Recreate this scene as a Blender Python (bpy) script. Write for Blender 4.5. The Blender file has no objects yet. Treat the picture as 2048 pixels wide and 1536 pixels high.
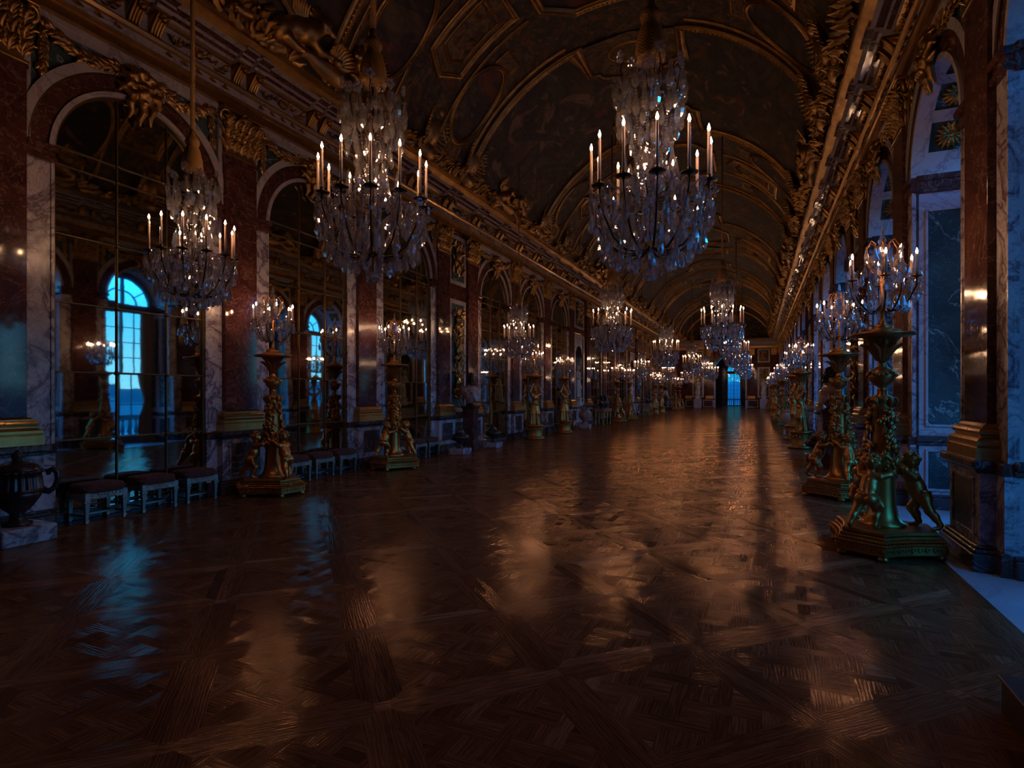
import bpy, math, random
import numpy as np
PI = math.pi
SC = bpy.context.scene
COL = SC.collection

# ------------------------------------------------------------------ camera
cam_d = bpy.data.cameras.new('camera'); cam = bpy.data.objects.new('camera', cam_d); COL.objects.link(cam)
cam.location = (3.21, 0.0, 1.70)
cam.rotation_euler = (PI/2, 0, math.radians(23.4))
cam_d.sensor_width = 36.0; cam_d.lens = 1134/2048*36.0
cam_d.shift_y = 18/2048; cam_d.clip_start = .05; cam_d.clip_end = 3000
SC.camera = cam

# ------------------------------------------------------------------ view, sampling, sky
SC.view_settings.view_transform = 'Standard'; SC.view_settings.look = 'None'
SC.view_settings.exposure = 0.0; SC.view_settings.gamma = 1.0
SC.view_settings.use_curve_mapping = False
cy = SC.cycles
cy.max_bounces = 8; cy.diffuse_bounces = 3; cy.glossy_bounces = 4; cy.transmission_bounces = 6
cy.transparent_max_bounces = 14; cy.caustics_reflective = False; cy.caustics_refractive = False
cy.sample_clamp_indirect = 2.0; cy.use_adaptive_sampling = True; cy.adaptive_threshold = .02
cy.blur_glossy = 0.3; cy.use_denoising = True

FLAME_STRENGTH = 245.0
FLAME_COLOR = (1.0, .53, .27)
SKY_STRENGTH = 4.9

w = bpy.data.worlds.new('twilight_sky'); SC.world = w; w.use_nodes = True
wn = w.node_tree; wn.nodes.clear()
def wnode(t_): return wn.nodes.new(t_)
tc = wnode('ShaderNodeTexCoord'); sx = wnode('ShaderNodeSeparateXYZ'); bg = wnode('ShaderNodeBackground'); wo = wnode('ShaderNodeOutputWorld')
wn.links.new(tc.outputs['Generated'], sx.inputs[0])
def wramp(src, stops):
    r = wnode('ShaderNodeValToRGB'); wn.links.new(src, r.inputs[0])
    while len(r.color_ramp.elements) < len(stops): r.color_ramp.elements.new(.5)
    for e, (p, c) in zip(r.color_ramp.elements, stops): e.position = p; e.color = (*c, 1)
    return r.outputs[0]
# the side of the sunset (over +X) is paler, the rest of the sky deep blue
west = wramp(sx.outputs['Z'], [(0., (.12, .38, .52)), (.05, (.09, .36, .54)), (.12, (.030, .32, .62)), (.22, (.012, .74, 2.3)), (.50, (.010, .50, 1.65)), (1., (.008, .26, .95))])
north = wramp(sx.outputs['Z'], [(0., (.0025, .082, .165)), (.06, (.002, .070, .150)), (.2, (.002, .060, .14)), (.4, (.02, .25, .7))])
side = wramp(sx.outputs['Y'], [(.80, (1, 1, 1)), (.97, (0, 0, 0))])
mxw = wnode('ShaderNodeMix'); mxw.data_type = 'RGBA'
wn.links.new(side, mxw.inputs[0]); wn.links.new(north, mxw.inputs[6]); wn.links.new(west, mxw.inputs[7])
wn.links.new(mxw.outputs[2], bg.inputs[0]); wn.links.new(bg.outputs[0], wo.inputs[0])
bg.inputs[1].default_value = SKY_STRENGTH

# ------------------------------------------------------------------ plan (metres)
XM, XL, XR = -5.20, -5.17, 5.36          # mirror plane, mirror-side wall plane, window-side wall plane
PITCH, HW = 3.507, 1.095                 # bay pitch, half width of an arch
ARCHES = [5.47+PITCH*i for i in range(3)] + [17.80+PITCH*i for i in range(3)] + [31.2+PITCH*i for i in range(3)] \
    + [44.6+PITCH*i for i in range(3)] + [56.92+PITCH*i for i in range(3)]
PILS = [-1.6, 1.91, 3.72, 7.225, 10.73, 14.24, 16.05, 19.55, 23.06, 26.55, 29.45, 32.95, 36.46, 39.95, 42.85, 46.35, 49.86, 53.36, 55.16, 58.67, 62.18, 65.68]
TROPHY_BAYS = [2.815, 15.145, 54.26]; NICHE_BAYS = [28.0, 41.4]
YB, YE = -2.6, 67.2                      # back and end of the gallery
SPR, ZC = 4.84, 6.58                     # spring of the arches, top of the capitals
XV, RV, ZV = .15, 4.80, 5.98             # vault centre line, radius, centre height
A0 = math.asin((7.6-ZV)/RV)

# portals of daylight at the window openings, so the sky is sampled through them
def portal(loc, rot, sx_, sy_):
    l = bpy.data.lights.new('window_daylight', 'AREA'); l.shape = 'RECTANGLE'; l.size = sx_; l.size_y = sy_
    l.cycles.is_portal = True
    o = bpy.data.objects.new('window_daylight', l); COL.objects.link(o); o.location = loc; o.rotation_euler = rot
for y_ in ARCHES:
    portal((6.72, y_, 3.0), (0, PI/2, 0), 5.9, 2.2)
portal((.45, 78.4, 2.9), (-PI/2, 0, 0), 2.0, 5.6)

# ------------------------------------------------------------------ objects and properties
def tag(o, label=None, category=None, group=None, kind=None):
    for k, v_ in (('label', label), ('category', category), ('group', group), ('kind', kind)):
        if v_: o[k] = v_
    return o
def obj(name, me, parent=None, loc=(0, 0, 0), rot=0, scale=1.0, **kw):
    o = bpy.data.objects.new(name, me); COL.objects.link(o)
    o.location = loc
    o.rotation_euler = rot if isinstance(rot, tuple) else (0, 0, rot)
    o.scale = scale if isinstance(scale, tuple) else (scale,)*3
    if parent is not None: o.parent = parent
    return tag(o, **kw)
def thing(name, loc=(0, 0, 0), rot=0, scale=1.0, **kw):
    o = obj(name, None, None, loc, rot, scale, **kw); o.empty_display_size = .1
    return o
def copy_tree(o, parent=None):
    c = o.copy(); COL.objects.link(c)
    if parent is not None: c.parent = parent
    for ch in list(KIDS.get(o.name, ())): copy_tree(ch, c)
    return c
KIDS = {}
def kids_index(root):
    for ch in root.children_recursive: KIDS.setdefault(ch.parent.name, []).append(ch)
def dup(root, loc, rot=None, scale=None, **kw):
    if root.name not in KIDS: kids_index(root)
    names = {}
    c = copy_tree(root); c.location = loc
    if rot is not None: c.rotation_euler = (0, 0, rot)
    if scale is not None: c.scale = (scale,)*3
    return tag(c, **kw)

# ------------------------------------------------------------------ mesh builder
def nrm(v):
    v = np.asarray(v, float); return v/max(1e-9, np.linalg.norm(v))
class MB:
    def __init__(s): s.V = []; s.F = []; s.M = []; s.S = []; s.n = 0
    def add(s, v, f, m=0, smooth=False):
        v = np.asarray(v, float).reshape(-1, 3); s.V.append(v)
        for q in f: s.F.append(tuple(int(i)+s.n for i in q))
        s.M += [m]*len(f); s.S += [smooth]*len(f); s.n += len(v)
    def join(s, o, loc=(0, 0, 0), rz=0., sc=1., m=None):
        for v in o.V:
            c, si = math.cos(rz), math.sin(rz); q = v*sc
            s.V.append(np.stack([q[:, 0]*c-q[:, 1]*si, q[:, 0]*si+q[:, 1]*c, q[:, 2]], 1)+np.asarray(loc, float))
        s.F += [tuple(i+s.n for i in f) for f in o.F]; s.M += (o.M if m is None else [m]*len(o.M)); s.S += o.S; s.n += o.n
    def box(s, x0, x1, y0, y1, z0, z1, m=0, b=0.):
        if x0 > x1: x0, x1 = x1, x0
        if y0 > y1: y0, y1 = y1, y0
        if b <= 0:
            v = [(x, y, z) for x in (x0, x1) for y in (y0, y1) for z in (z0, z1)]
            s.add(v, [(0, 1, 3, 2), (4, 6, 7, 5), (0, 4, 5, 1), (2, 3, 7, 6), (0, 2, 6, 4), (1, 5, 7, 3)], m); return
        b = min(b, .45*min(x1-x0, y1-y0, z1-z0)); V = []; ix = {}
        for i, x in enumerate((x0, x1)):
            for j, y in enumerate((y0, y1)):
                for k, z in enumerate((z0, z1)):
                    dx, dy, dz = b*(1-2*i), b*(1-2*j), b*(1-2*k)
                    for a, p in enumerate(((x, y+dy, z+dz), (x+dx, y, z+dz), (x+dx, y+dy, z))):
                        ix[i, j, k, a] = len(V); V.append(p)
        F = []; cx, cyy, cz = (x0+x1)/2, (y0+y1)/2, (z0+z1)/2
        for i in (0, 1):
            F.append([ix[i, j, k, 0] for j, k in ((0, 0), (1, 0), (1, 1), (0, 1))])
            F.append([ix[j, i, k, 1] for j, k in ((0, 0), (1, 0), (1, 1), (0, 1))])
            F.append([ix[j, k, i, 2] for j, k in ((0, 0), (1, 0), (1, 1), (0, 1))])
        for p in (0, 1):
            for q in (0, 1):
                F.append([ix[p, q, 0, 0], ix[p, q, 0, 1], ix[p, q, 1, 1], ix[p, q, 1, 0]])
                F.append([ix[p, 0, q, 0], ix[p, 0, q, 2], ix[p, 1, q, 2], ix[p, 1, q, 0]])
                F.append([ix[0, p, q, 1], ix[0, p, q, 2], ix[1, p, q, 2], ix[1, p, q, 1]])
                for r in (0, 1): F.append([ix[p, q, r, 0], ix[p, q, r, 1], ix[p, q, r, 2]])
        C = np.array((cx, cyy, cz)); A = np.array(V); G = []
        for f in F:
            a = A[f]; nn = np.cross(a[1]-a[0], a[2]-a[0])
            G.append(f if nn @ (a.mean(0)-C) > 0 else f[::-1])
        s.add(V, G, m)
    def lathe(s, prof, n=24, c=(0, 0, 0), m=0, smooth=True, cap=True, flute=0., nf=0, ax='z', phase=0.):
        k = len(prof); V = []
        for i in range(n):
            a = 2*PI*i/n+phase
            for r, z in prof:
                rr = r*(1+flute*math.cos(nf*a)) if nf else r
                p = (rr*math.cos(a), rr*math.sin(a), z)
                if ax == 'x': p = (p[2], p[0], p[1])
                if ax == 'y': p = (p[1], p[2], p[0])
                V.append((p[0]+c[0], p[1]+c[1], p[2]+c[2]))
        F = []
        for i in range(n):
            j = (i+1) % n
            for q in range(k-1): F.append((i*k+q, j*k+q, j*k+q+1, i*k+q+1))
        s.add(V, F, m, smooth)
        if cap:
            for q, rev in ((0, True), (k-1, False)):
                if prof[q][0] > 1e-4:
                    ring = [s.n-n*k+i*k+q for i in range(n)]
                    s.F.append(tuple(ring[::-1] if rev else ring)); s.M.append(m); s.S.append(False)
    def tube(s, P, r, n=6, m=0, smooth=True, closed=False):
        P = np.asarray(P, float); k = len(P)
        T = np.roll(P, -1, 0)-np.roll(P, 1, 0)
        if not closed: T[0] = P[1]-P[0]; T[-1] = P[-1]-P[-2]
        R = np.full(k, r) if np.isscalar(r) else np.asarray(r, float)
        u = nrm(np.cross(nrm(T[0]), (0, 0, 1) if abs(nrm(T[0])[2]) < .9 else (1, 0, 0))); V = []
        for i in range(k):
            t = nrm(T[i]); u = nrm(u-t*(u @ t)); w_ = np.cross(t, u)
            for j in range(n):
                a = 2*PI*j/n; V.append(P[i]+R[i]*(u*math.cos(a)+w_*math.sin(a)))
        F = []
        for i in range(k if closed else k-1):
            i2 = (i+1) % k
            for j in range(n):
                j2 = (j+1) % n; F.append((i*n+j, i*n+j2, i2*n+j2, i2*n+j))
        if not closed: F += [tuple(range(n))[::-1], tuple((k-1)*n+j for j in range(n))]
        s.add(V, F, m, smooth)
    def grid(s, G, m=0, smooth=True, flip=False):
        G = np.asarray(G, float); a, b = G.shape[:2]; F = []
        for i in range(a-1):
            for j in range(b-1):
                q = (i*b+j, i*b+j+1, (i+1)*b+j+1, (i+1)*b+j); F.append(q[::-1] if flip else q)
        s.add(G.reshape(-1, 3), F, m, smooth)
    def sweep(s, prof, y0, y1, sgn, x0, mats, axis='y'):
        """open profile [(out, z)] drawn along Y from a wall plane at x0, growing towards sgn"""
        for (a, za), (b, zb), m in zip(prof[:-1], prof[1:], mats):
            v = [(x0+sgn*a, y0, za), (x0+sgn*b, y0, zb), (x0+sgn*b, y1, zb), (x0+sgn*a, y1, za)]
            if axis == 'x': v = [(y, x, z) for x, y, z in v]
            s.add(v, [(0, 1, 2, 3) if sgn > 0 else (3, 2, 1, 0)], m)
    def fan(s, prof, y0, y1, sgn, x0, m):
        """closing faces of a swept profile at both ends"""
        for y, r in ((y0, 1), (y1, -1)):
            v = [(x0+sgn*a, y, z) for a, z in prof]; s.add(v, [tuple(range(len(v)))[::r*(1 if sgn > 0 else -1)]], m)
    def prism(s, poly, z0, z1, m=0):
        k = len(poly); V = [(x, y, z0) for x, y in poly]+[(x, y, z1) for x, y in poly]
        s.add(V, [tuple(range(k))[::-1], tuple(range(k, 2*k))]+[(i, (i+1) % k, (i+1) % k+k, i+k) for i in range(k)], m)
    def stack(s, rings, m=0, smooth=False):
        """closed loft through rings of equal length"""
        k = len(rings[0]); V = np.concatenate([np.asarray(r, float) for r in rings]); F = [tuple(range(k))[::-1]]
        for i in range(len(rings)-1):
            for j in range(k): F.append((i*k+j, i*k+(j+1) % k, (i+1)*k+(j+1) % k, (i+1)*k+j))
        F.append(tuple((len(rings)-1)*k+j for j in range(k))); s.add(V, F, m, smooth)
    def leaf(s, p, u, n, w_, L, curl=1.2, m=0, lob=3, na=8):
        p = np.asarray(p, float); u = nrm(u); n = nrm(np.asarray(n, float)-u*(np.dot(u, n))); sd = np.cross(u, n)
        G = []; c = p.copy(); pv = 0
        for i in range(na):
            t = i/(na-1); th = curl*t*t*1.3
            d = u*math.cos(th)+n*math.sin(th); nn = n*math.cos(th)-u*math.sin(th)
            c = c+d*(L/(na-1))*(0 if i == 0 else 1)
            hw = .5*w_*max(.04, math.sin(PI*(.16+.84*t)))**.7*(1+.2*math.sin(lob*2*PI*t+.6))
            G.append([c+sd*hw*q+nn*(.16*w_*(1-abs(q))**1.0-.12*w_*(abs(q) > .9)) for q in (-1, -.5, 0, .5, 1)])
        s.grid(G, m, True)
    def ball(s, c, r, m=0, n=8, k=5, sz=1., smooth=True):
        s.lathe([(r*math.sin(PI*i/k)+1e-5, -r*sz*math.cos(PI*i/k)) for i in range(k+1)], n, c, m, smooth, cap=False)
    def gem(s, c, r, L, m=0, n=6, top=.3, ph=0.):
        """faceted drop hanging down from c"""
        k = [(1e-4, 0), (r*.45, -L*.07), (r*.35, -L*.14), (r*.8, -L*(.45)), (r, -L*.66), (r*.72, -L*.86), (1e-4, -L)]
        s.lathe(k, n, c, m, False, cap=False, phase=ph)
    def octa(s, c, r, m=0, sz=1.):
        x, y, z = c; s.add([(x+r, y, z), (x, y+r, z), (x-r, y, z), (x, y-r, z), (x, y, z+r*sz), (x, y, z-r*sz)],
                           [(0, 1, 4), (1, 2, 4), (2, 3, 4), (3, 0, 4), (1, 0, 5), (2, 1, 5), (3, 2, 5), (0, 3, 5)], m)
    def mesh(s, name, mats):
        me = bpy.data.meshes.new(name)
        V = np.concatenate(s.V) if s.V else np.zeros((0, 3))
        me.from_pydata([tuple(p) for p in V.tolist()], [], s.F)
        for a in mats: me.materials.append(a)
        if me.polygons:
            me.polygons.foreach_set('material_index', s.M); me.polygons.foreach_set('use_smooth', s.S)
        me.update(); return me

# ------------------------------------------------------------------ sculpting: smooth unions of round cones and ellipsoids, surfaced by surface nets
class Sculpt:
    def __init__(s, lo, hi, h):
        s.lo = np.asarray(lo, float); s.h = h
        s.n = np.ceil((np.asarray(hi, float)-s.lo)/h).astype(int)+1
        s.ax = [s.lo[i]+h*np.arange(s.n[i]) for i in range(3)]
        s.F = np.full(s.n, 9.0, np.float32)
    def _win(s, lo, hi):
        i0 = np.clip(np.floor((lo-s.lo)/s.h).astype(int), 0, s.n-1); i1 = np.clip(np.ceil((hi-s.lo)/s.h).astype(int)+1, 1, s.n)
        sl = tuple(slice(a, b) for a, b in zip(i0, i1))
        X, Y, Z = np.meshgrid(*[s.ax[i][sl[i]] for i in range(3)], indexing='ij', sparse=True)
        return sl, X, Y, Z
    def _u(s, sl, d, k, cut=False):
        f = s.F[sl]; d = d.astype(np.float32)
        if cut:
            d = -d; h = np.maximum(k-np.abs(f-d), 0)/k; s.F[sl] = np.maximum(f, d)+h*h*k*.25
        else:
            h = np.maximum(k-np.abs(f-d), 0)/k; s.F[sl] = np.minimum(f, d)-h*h*k*.25
    def rc(s, a, b, ra, rb, k=.02, cut=False):
        a = np.asarray(a, float); b = np.asarray(b, float); m = max(ra, rb)+k+3*s.h
        sl, X, Y, Z = s._win(np.minimum(a, b)-m, np.maximum(a, b)+m); d = b-a; L = max(1e-9, d @ d)
        t = np.clip(((X-a[0])*d[0]+(Y-a[1])*d[1]+(Z-a[2])*d[2])/L, 0, 1)
        D = np.sqrt((X-a[0]-t*d[0])**2+(Y-a[1]-t*d[1])**2+(Z-a[2]-t*d[2])**2)-(ra+t*(rb-ra))
        s._u(sl, D, k, cut)
    def chain(s, P, R, k=.02):
        for i in range(len(P)-1): s.rc(P[i], P[i+1], R[i], R[i+1], k)
    def el(s, c, r, k=.02, cut=False, rot=None):
        c = np.asarray(c, float); r = np.asarray(r, float)*np.ones(3); m = r.max()+k+3*s.h
        sl, X, Y, Z = s._win(c-m, c+m); P = [X-c[0], Y-c[1], Z-c[2]]
        if rot is not None:
            M = np.asarray(rot, float); P = [M[0][i]*P[0]+M[1][i]*P[1]+M[2][i]*P[2] for i in range(3)]
        k0 = np.sqrt(sum((P[i]/r[i])**2 for i in range(3))); k1 = np.sqrt(sum((P[i]/r[i]**2)**2 for i in range(3)))+1e-9
        s._u(sl, np.where(k0 < 1e-3, -r.min(), k0*(k0-1)/k1), k, cut)
    def into(s, mb, m=0):
        F = s.F; h = s.h; ins = F < 0; nx, ny, nz = F.shape
        acc = np.zeros((nx-1, ny-1, nz-1, 3), np.float32); cnt = np.zeros((nx-1, ny-1, nz-1), np.float32)
        offs = [(0, 0, 0), (1, 0, 0), (0, 1, 0), (1, 1, 0), (0, 0, 1), (1, 0, 1), (0, 1, 1), (1, 1, 1)]
        def S(o, A): return A[o[0]:nx-1+o[0], o[1]:ny-1+o[1], o[2]:nz-1+o[2]]
        for a in offs:
            for ax in range(3):
                if a[ax]: continue
                b = list(a); b[ax] = 1
                fa, fb = S(a, F), S(b, F); x = S(a, ins) != S(b, ins)
                t = np.where(x, fa/np.where(x, fa-fb, 1), 0)
                for q in range(3): acc[..., q] += np.where(x, a[q]+(t if q == ax else 0), 0)
                cnt += x
        act = cnt > 0; idx = np.full(act.shape, -1, np.int64); idx[act] = np.arange(act.sum())
        C = np.argwhere(act); V = (C+acc[act]/cnt[act][:, None])*h+s.lo
        Q = []
        for ax in range(3):
            sl0 = [slice(1, -1)]*3; sl1 = [slice(1, -1)]*3; sl0[ax] = slice(0, -1); sl1[ax] = slice(1, None)
            a, b = ins[tuple(sl0)], ins[tuple(sl1)]; E = np.argwhere(a != b)
            if not len(E): continue
            off = np.ones(3, int); off[ax] = 0; E = E+off
            u_, v_ = [(1, 2), (2, 0), (0, 1)][ax]
            eu = np.zeros(3, int); eu[u_] = 1; ev = np.zeros(3, int); ev[v_] = 1
            q = np.stack([idx[tuple((E-eu-ev).T)], idx[tuple((E-ev).T)], idx[tuple(E.T)], idx[tuple((E-eu).T)]], 1)
            fl = ~ins[tuple(E.T)]; q[fl] = q[fl][:, ::-1]
            Q.append(q[(q >= 0).all(1)])
        mb.add(V, np.concatenate(Q).tolist(), m, True)
# ------------------------------------------------------------------ materials
class NT:
    def __init__(s, name):
        s.m = bpy.data.materials.new(name); s.m.use_nodes = True; s.t = s.m.node_tree; s.t.nodes.clear()
        s.out = s.n('ShaderNodeOutputMaterial')
    def n(s, t, **kw):
        a = s.t.nodes.new(t)
        for k, v_ in kw.items(): setattr(a, k, v_)
        return a
    def l(s, a, b): s.t.links.new(a, b)
    def setin(s, sock, v_):
        if hasattr(v_, 'links') or isinstance(v_, bpy.types.NodeSocket): s.l(v_, sock)
        elif isinstance(v_, (tuple, list)) and len(v_) == 3 and sock.type == 'RGBA': sock.default_value = (*v_, 1)
        else: sock.default_value = v_
    def pos(s, scale=1.0):
        g = s.n('ShaderNodeNewGeometry'); mp = s.n('ShaderNodeMapping'); s.l(g.outputs['Position'], mp.inputs[0])
        mp.inputs['Scale'].default_value = (scale,)*3 if np.isscalar(scale) else scale
        return mp.outputs[0]
    def local(s, scale=1.0):
        g = s.n('ShaderNodeTexCoord'); mp = s.n('ShaderNodeMapping'); s.l(g.outputs['Object'], mp.inputs[0])
        mp.inputs['Scale'].default_value = (scale,)*3 if np.isscalar(scale) else scale
        return mp.outputs[0]
    def noise(s, v_, scale, detail=4, rough=.55, dist=0.):
        a = s.n('ShaderNodeTexNoise'); s.l(v_, a.inputs['Vector'])
        a.inputs['Scale'].default_value = scale; a.inputs['Detail'].default_value = detail
        a.inputs['Roughness'].default_value = rough; a.inputs['Distortion'].default_value = dist
        return a.outputs
    def ramp(s, f, stops, interp='LINEAR'):
        a = s.n('ShaderNodeValToRGB'); s.l(f, a.inputs[0]); r = a.color_ramp; r.interpolation = interp
        while len(r.elements) < len(stops): r.elements.new(.5)
        for e, (p, c) in zip(r.elements, stops):
            e.position = p; e.color = (*c, 1) if not np.isscalar(c) else (c, c, c, 1)
        return a.outputs[0]
    def mix(s, f, a, b, blend='MIX'):
        x = s.n('ShaderNodeMix', data_type='RGBA', blend_type=blend)
        s.setin(x.inputs[0], f); s.setin(x.inputs[6], a); s.setin(x.inputs[7], b); return x.outputs[2]
    def math(s, op, a, b=0., c=None):
        x = s.n('ShaderNodeMath', operation=op); s.setin(x.inputs[0], a); s.setin(x.inputs[1], b)
        if c is not None: s.setin(x.inputs[2], c)
        return x.outputs[0]
    def bump(s, h, strength=.3, dist=.01):
        b = s.n('ShaderNodeBump'); b.inputs['Strength'].default_value = strength; b.inputs['Distance'].default_value = dist
        s.l(h, b.inputs['Height']); return b.outputs[0]
    def bsdf(s, color, rough=.5, metal=0., normal=None, spec=.5, **kw):
        b = s.n('ShaderNodeBsdfPrincipled')
        s.setin(b.inputs['Base Color'], color); s.setin(b.inputs['Roughness'], rough); b.inputs['Metallic'].default_value = metal
        b.inputs['Specular IOR Level'].default_value = spec
        if normal is not None: s.l(normal, b.inputs['Normal'])
        for k, v_ in kw.items(): s.setin(b.inputs[k.replace('_', ' ')], v_)
        s.l(b.outputs[0], s.out.inputs[0]); return s.m

def veined(name, base, patch, vein, vs=1.6, width=.05, rough=.25, patch_s=1.2, fine=9., amount=1.0, fleck=0.):
    t = NT(name); p = t.pos(); n1 = t.noise(p, patch_s, 6, .6, .6)
    col = t.mix(t.ramp(n1[0], [(.38, 0.), (.66, 1.)]), base, patch)
    n2 = t.noise(p, fine, 5, .65, .4); col = t.mix(t.ramp(n2[0], [(.45, 0.), (.8, .55)]), col, patch)
    d = t.noise(p, vs*.7, 5, .6, 1.3)
    v1 = t.math('ABSOLUTE', t.math('SUBTRACT', d[0], .5))
    va = t.ramp(v1, [(0., amount), (width*.35, amount*.55), (width, 0.)])
    d2 = t.noise(p, vs*2.7, 4, .6, 1.8); v2 = t.math('ABSOLUTE', t.math('SUBTRACT', d2[0], .52))
    vb = t.ramp(v2, [(0., amount*.6), (width*.3, amount*.2), (width*.6, 0.)])
    col = t.mix(va, col, vein); col = t.mix(vb, col, vein)
    if fleck:
        f = t.noise(p, 17., 3, .7, .9); col = t.mix(t.ramp(f[0], [(.60, 0.), (.70, fleck)]), col, vein)
    return t.bsdf(col, rough)
def plain(name, col, rough=.5, metal=0., **kw): return NT(name).bsdf(col, rough, metal, **kw)
def metal(name, c1, c2, rough=.32, bs=40., bstr=.35, bd=.006, met=1.0):
    t = NT(name); p = t.local(); n = t.noise(p, bs, 4, .6); n2 = t.noise(p, 3.5, 3, .6)
    col = t.mix(t.ramp(n2[0], [(.35, 0.), (.7, 1.)]), c1, c2)
    return t.bsdf(col, t.math('ADD', t.math('MULTIPLY', n2[0], .3), rough-.15), met, t.bump(n[0], bstr, bd))

M = {}
M['white'] = veined('white_veined_marble', (.50, .45, .48), (.40, .34, .39), (.16, .09, .13), 1.6, .028, .25, 1.1, 9., .55)
M['breccia'] = veined('violet_breccia_marble', (.55, .50, .53), (.42, .35, .40), (.10, .05, .08), 2.2, .07, .25, 1.4, 5., .95)
M['red'] = veined('red_rance_marble', (.105, .036, .030), (.045, .014, .014), (.34, .20, .18), 3.4, .020, .085, 2.6, 14., .42, .5)
M['green'] = veined('sea_green_marble', (.060, .105, .115), (.028, .052, .060), (.36, .42, .44), 1.1, .012, .16, 1.0, 8., .8)
M['dado'] = veined('dark_grey_marble', (.075, .055, .060), (.03, .022, .025), (.30, .25, .25), 2.6, .02, .22, 2.2, 10., .6)
M['sill'] = veined('pale_sill_stone', (.46, .50, .53), (.38, .40, .43), (.22, .23, .26), 1.2, .02, .3, 1.0, 8., .5)
M['pinkm'] = veined('pink_marble', (.36, .20, .18), (.25, .12, .11), (.55, .45, .42), 4., .04, .2, 3., 12., .7)
M['statuary'] = veined('white_statue_marble', (.62, .58, .56), (.55, .50, .49), (.45, .40, .40), 2., .02, .4, 2., 8., .3)
M['gold'] = metal('gilding', (.54, .31, .10), (.32, .17, .055), .38, 38., .5, .008)
M['goldflat'] = metal('smooth_gilding', (.64, .38, .14), (.46, .26, .085), .33, 12., .15, .003)
M['bronze'] = metal('gilt_bronze', (.62, .265, .07), (.38, .155, .042), .38, 30., .25, .004, .9)
M['darkmetal'] = metal('dark_patinated_metal', (.10, .07, .05), (.05, .035, .03), .4, 30., .2, .003)
M['silver'] = metal('silvered_wood', (.38, .36, .33), (.22, .20, .17), .42, 60., .9, .006)
M['black'] = veined('black_bronze', (.016, .011, .012), (.008, .006, .007), (.05, .04, .04), 3., .02, .28, 3., 9., .4)
M['urn'] = veined('dark_porphyry', (.045, .022, .024), (.020, .011, .013), (.10, .06, .06), 5., .02, .25, 4., 20., .5)
M['wax'] = plain('candle_wax', (.70, .50, .40), .5, Subsurface_Weight=.0)
M['brass'] = metal('old_brass', (.20, .13, .06), (.12, .075, .035), .45, 20., .1, .003)
M['wood'] = plain('dark_wood', (.06, .03, .018), .4)
M['frame'] = plain('painted_window_wood', (.13, .10, .09), .45)
M['soil'] = plain('distant_hills', (.02, .035, .045), .95)
M['park'] = plain('park_ground', (.03, .05, .055), .95)
M['terrace'] = plain('terrace_stone', (.16, .17, .19), .8)

t = NT('candle_flame'); e = t.n('ShaderNodeEmission'); e.inputs[0].default_value = (*FLAME_COLOR, 1); e.inputs[1].default_value = FLAME_STRENGTH
t.l(e.outputs[0], t.out.inputs[0]); M['flame'] = t.m

def crystal(name, clear, tint):
    t = NT(name); g = t.n('ShaderNodeBsdfGlass'); g.inputs['Color'].default_value = (*tint, 1); g.inputs['Roughness'].default_value = .03; g.inputs['IOR'].default_value = 1.55
    tr = t.n('ShaderNodeBsdfTransparent'); tr.inputs[0].default_value = (*tint, 1); mx = t.n('ShaderNodeMixShader'); mx.inputs[0].default_value = clear
    gs = t.n('ShaderNodeBsdfPrincipled'); gs.inputs['Base Color'].default_value = (.88, .84, .84, 1); gs.inputs['Roughness'].default_value = .09; gs.inputs['Metallic'].default_value = .72
    m2 = t.n('ShaderNodeMixShader'); m2.inputs[0].default_value = .21
    t.l(g.outputs[0], mx.inputs[1]); t.l(tr.outputs[0], mx.inputs[2]); t.l(mx.outputs[0], m2.inputs[1]); t.l(gs.outputs[0], m2.inputs[2]); t.l(m2.outputs[0], t.out.inputs[0]); return t.m
M['crystal'] = crystal('cut_crystal', .46, (.97, .95, .96))

t = NT('window_glass'); g = t.n('ShaderNodeBsdfGlossy'); g.inputs['Roughness'].default_value = .01; tr = t.n('ShaderNodeBsdfTransparent'); tr.inputs[0].default_value = (.92, .96, .97, 1)
lw = t.n('ShaderNodeLayerWeight'); lw.inputs[0].default_value = .5; mx = t.n('ShaderNodeMixShader')
fr = t.math('ADD', t.math('MULTIPLY', t.math('POWER', lw.outputs['Facing'], 4.), .6), .04)
t.l(fr, mx.inputs[0]); t.l(tr.outputs[0], mx.inputs[1]); t.l(g.outputs[0], mx.inputs[2]); t.l(mx.outputs[0], t.out.inputs[0]); M['glass'] = t.m

# old silvered glass: dark, slightly soft
t = NT('old_mirror_glass'); p = t.pos(); n = t.noise(p, 2.2, 3, .5); n2 = t.noise(p, 30., 4, .7)
t.bsdf(t.mix(t.ramp(n2[0], [(.5, 0.), (.75, .35)]), (.47, .48, .47), (.30, .30, .29)), .025, 1.0, t.bump(n[0], .012, .02)); M['mirror'] = t.m

# stool velvet with small scattered flowers
t = NT('patterned_velvet'); p = t.local(); v_ = t.n('ShaderNodeTexVoronoi'); v_.inputs['Scale'].default_value = 9.; t.l(p, v_.inputs['Vector'])
n = t.noise(p, 22., 4, .6); c = t.mix(t.ramp(n[0], [(.4, 0.), (.65, 1.)]), (.070, .016, .012), (.11, .034, .018))
c = t.mix(t.ramp(v_.outputs['Distance'], [(.14, .8), (.22, 0.)]), c, (.20, .13, .10))
t.bsdf(c, .85, 0., t.bump(n[0], .3, .004)); M['velvet'] = t.m

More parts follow.
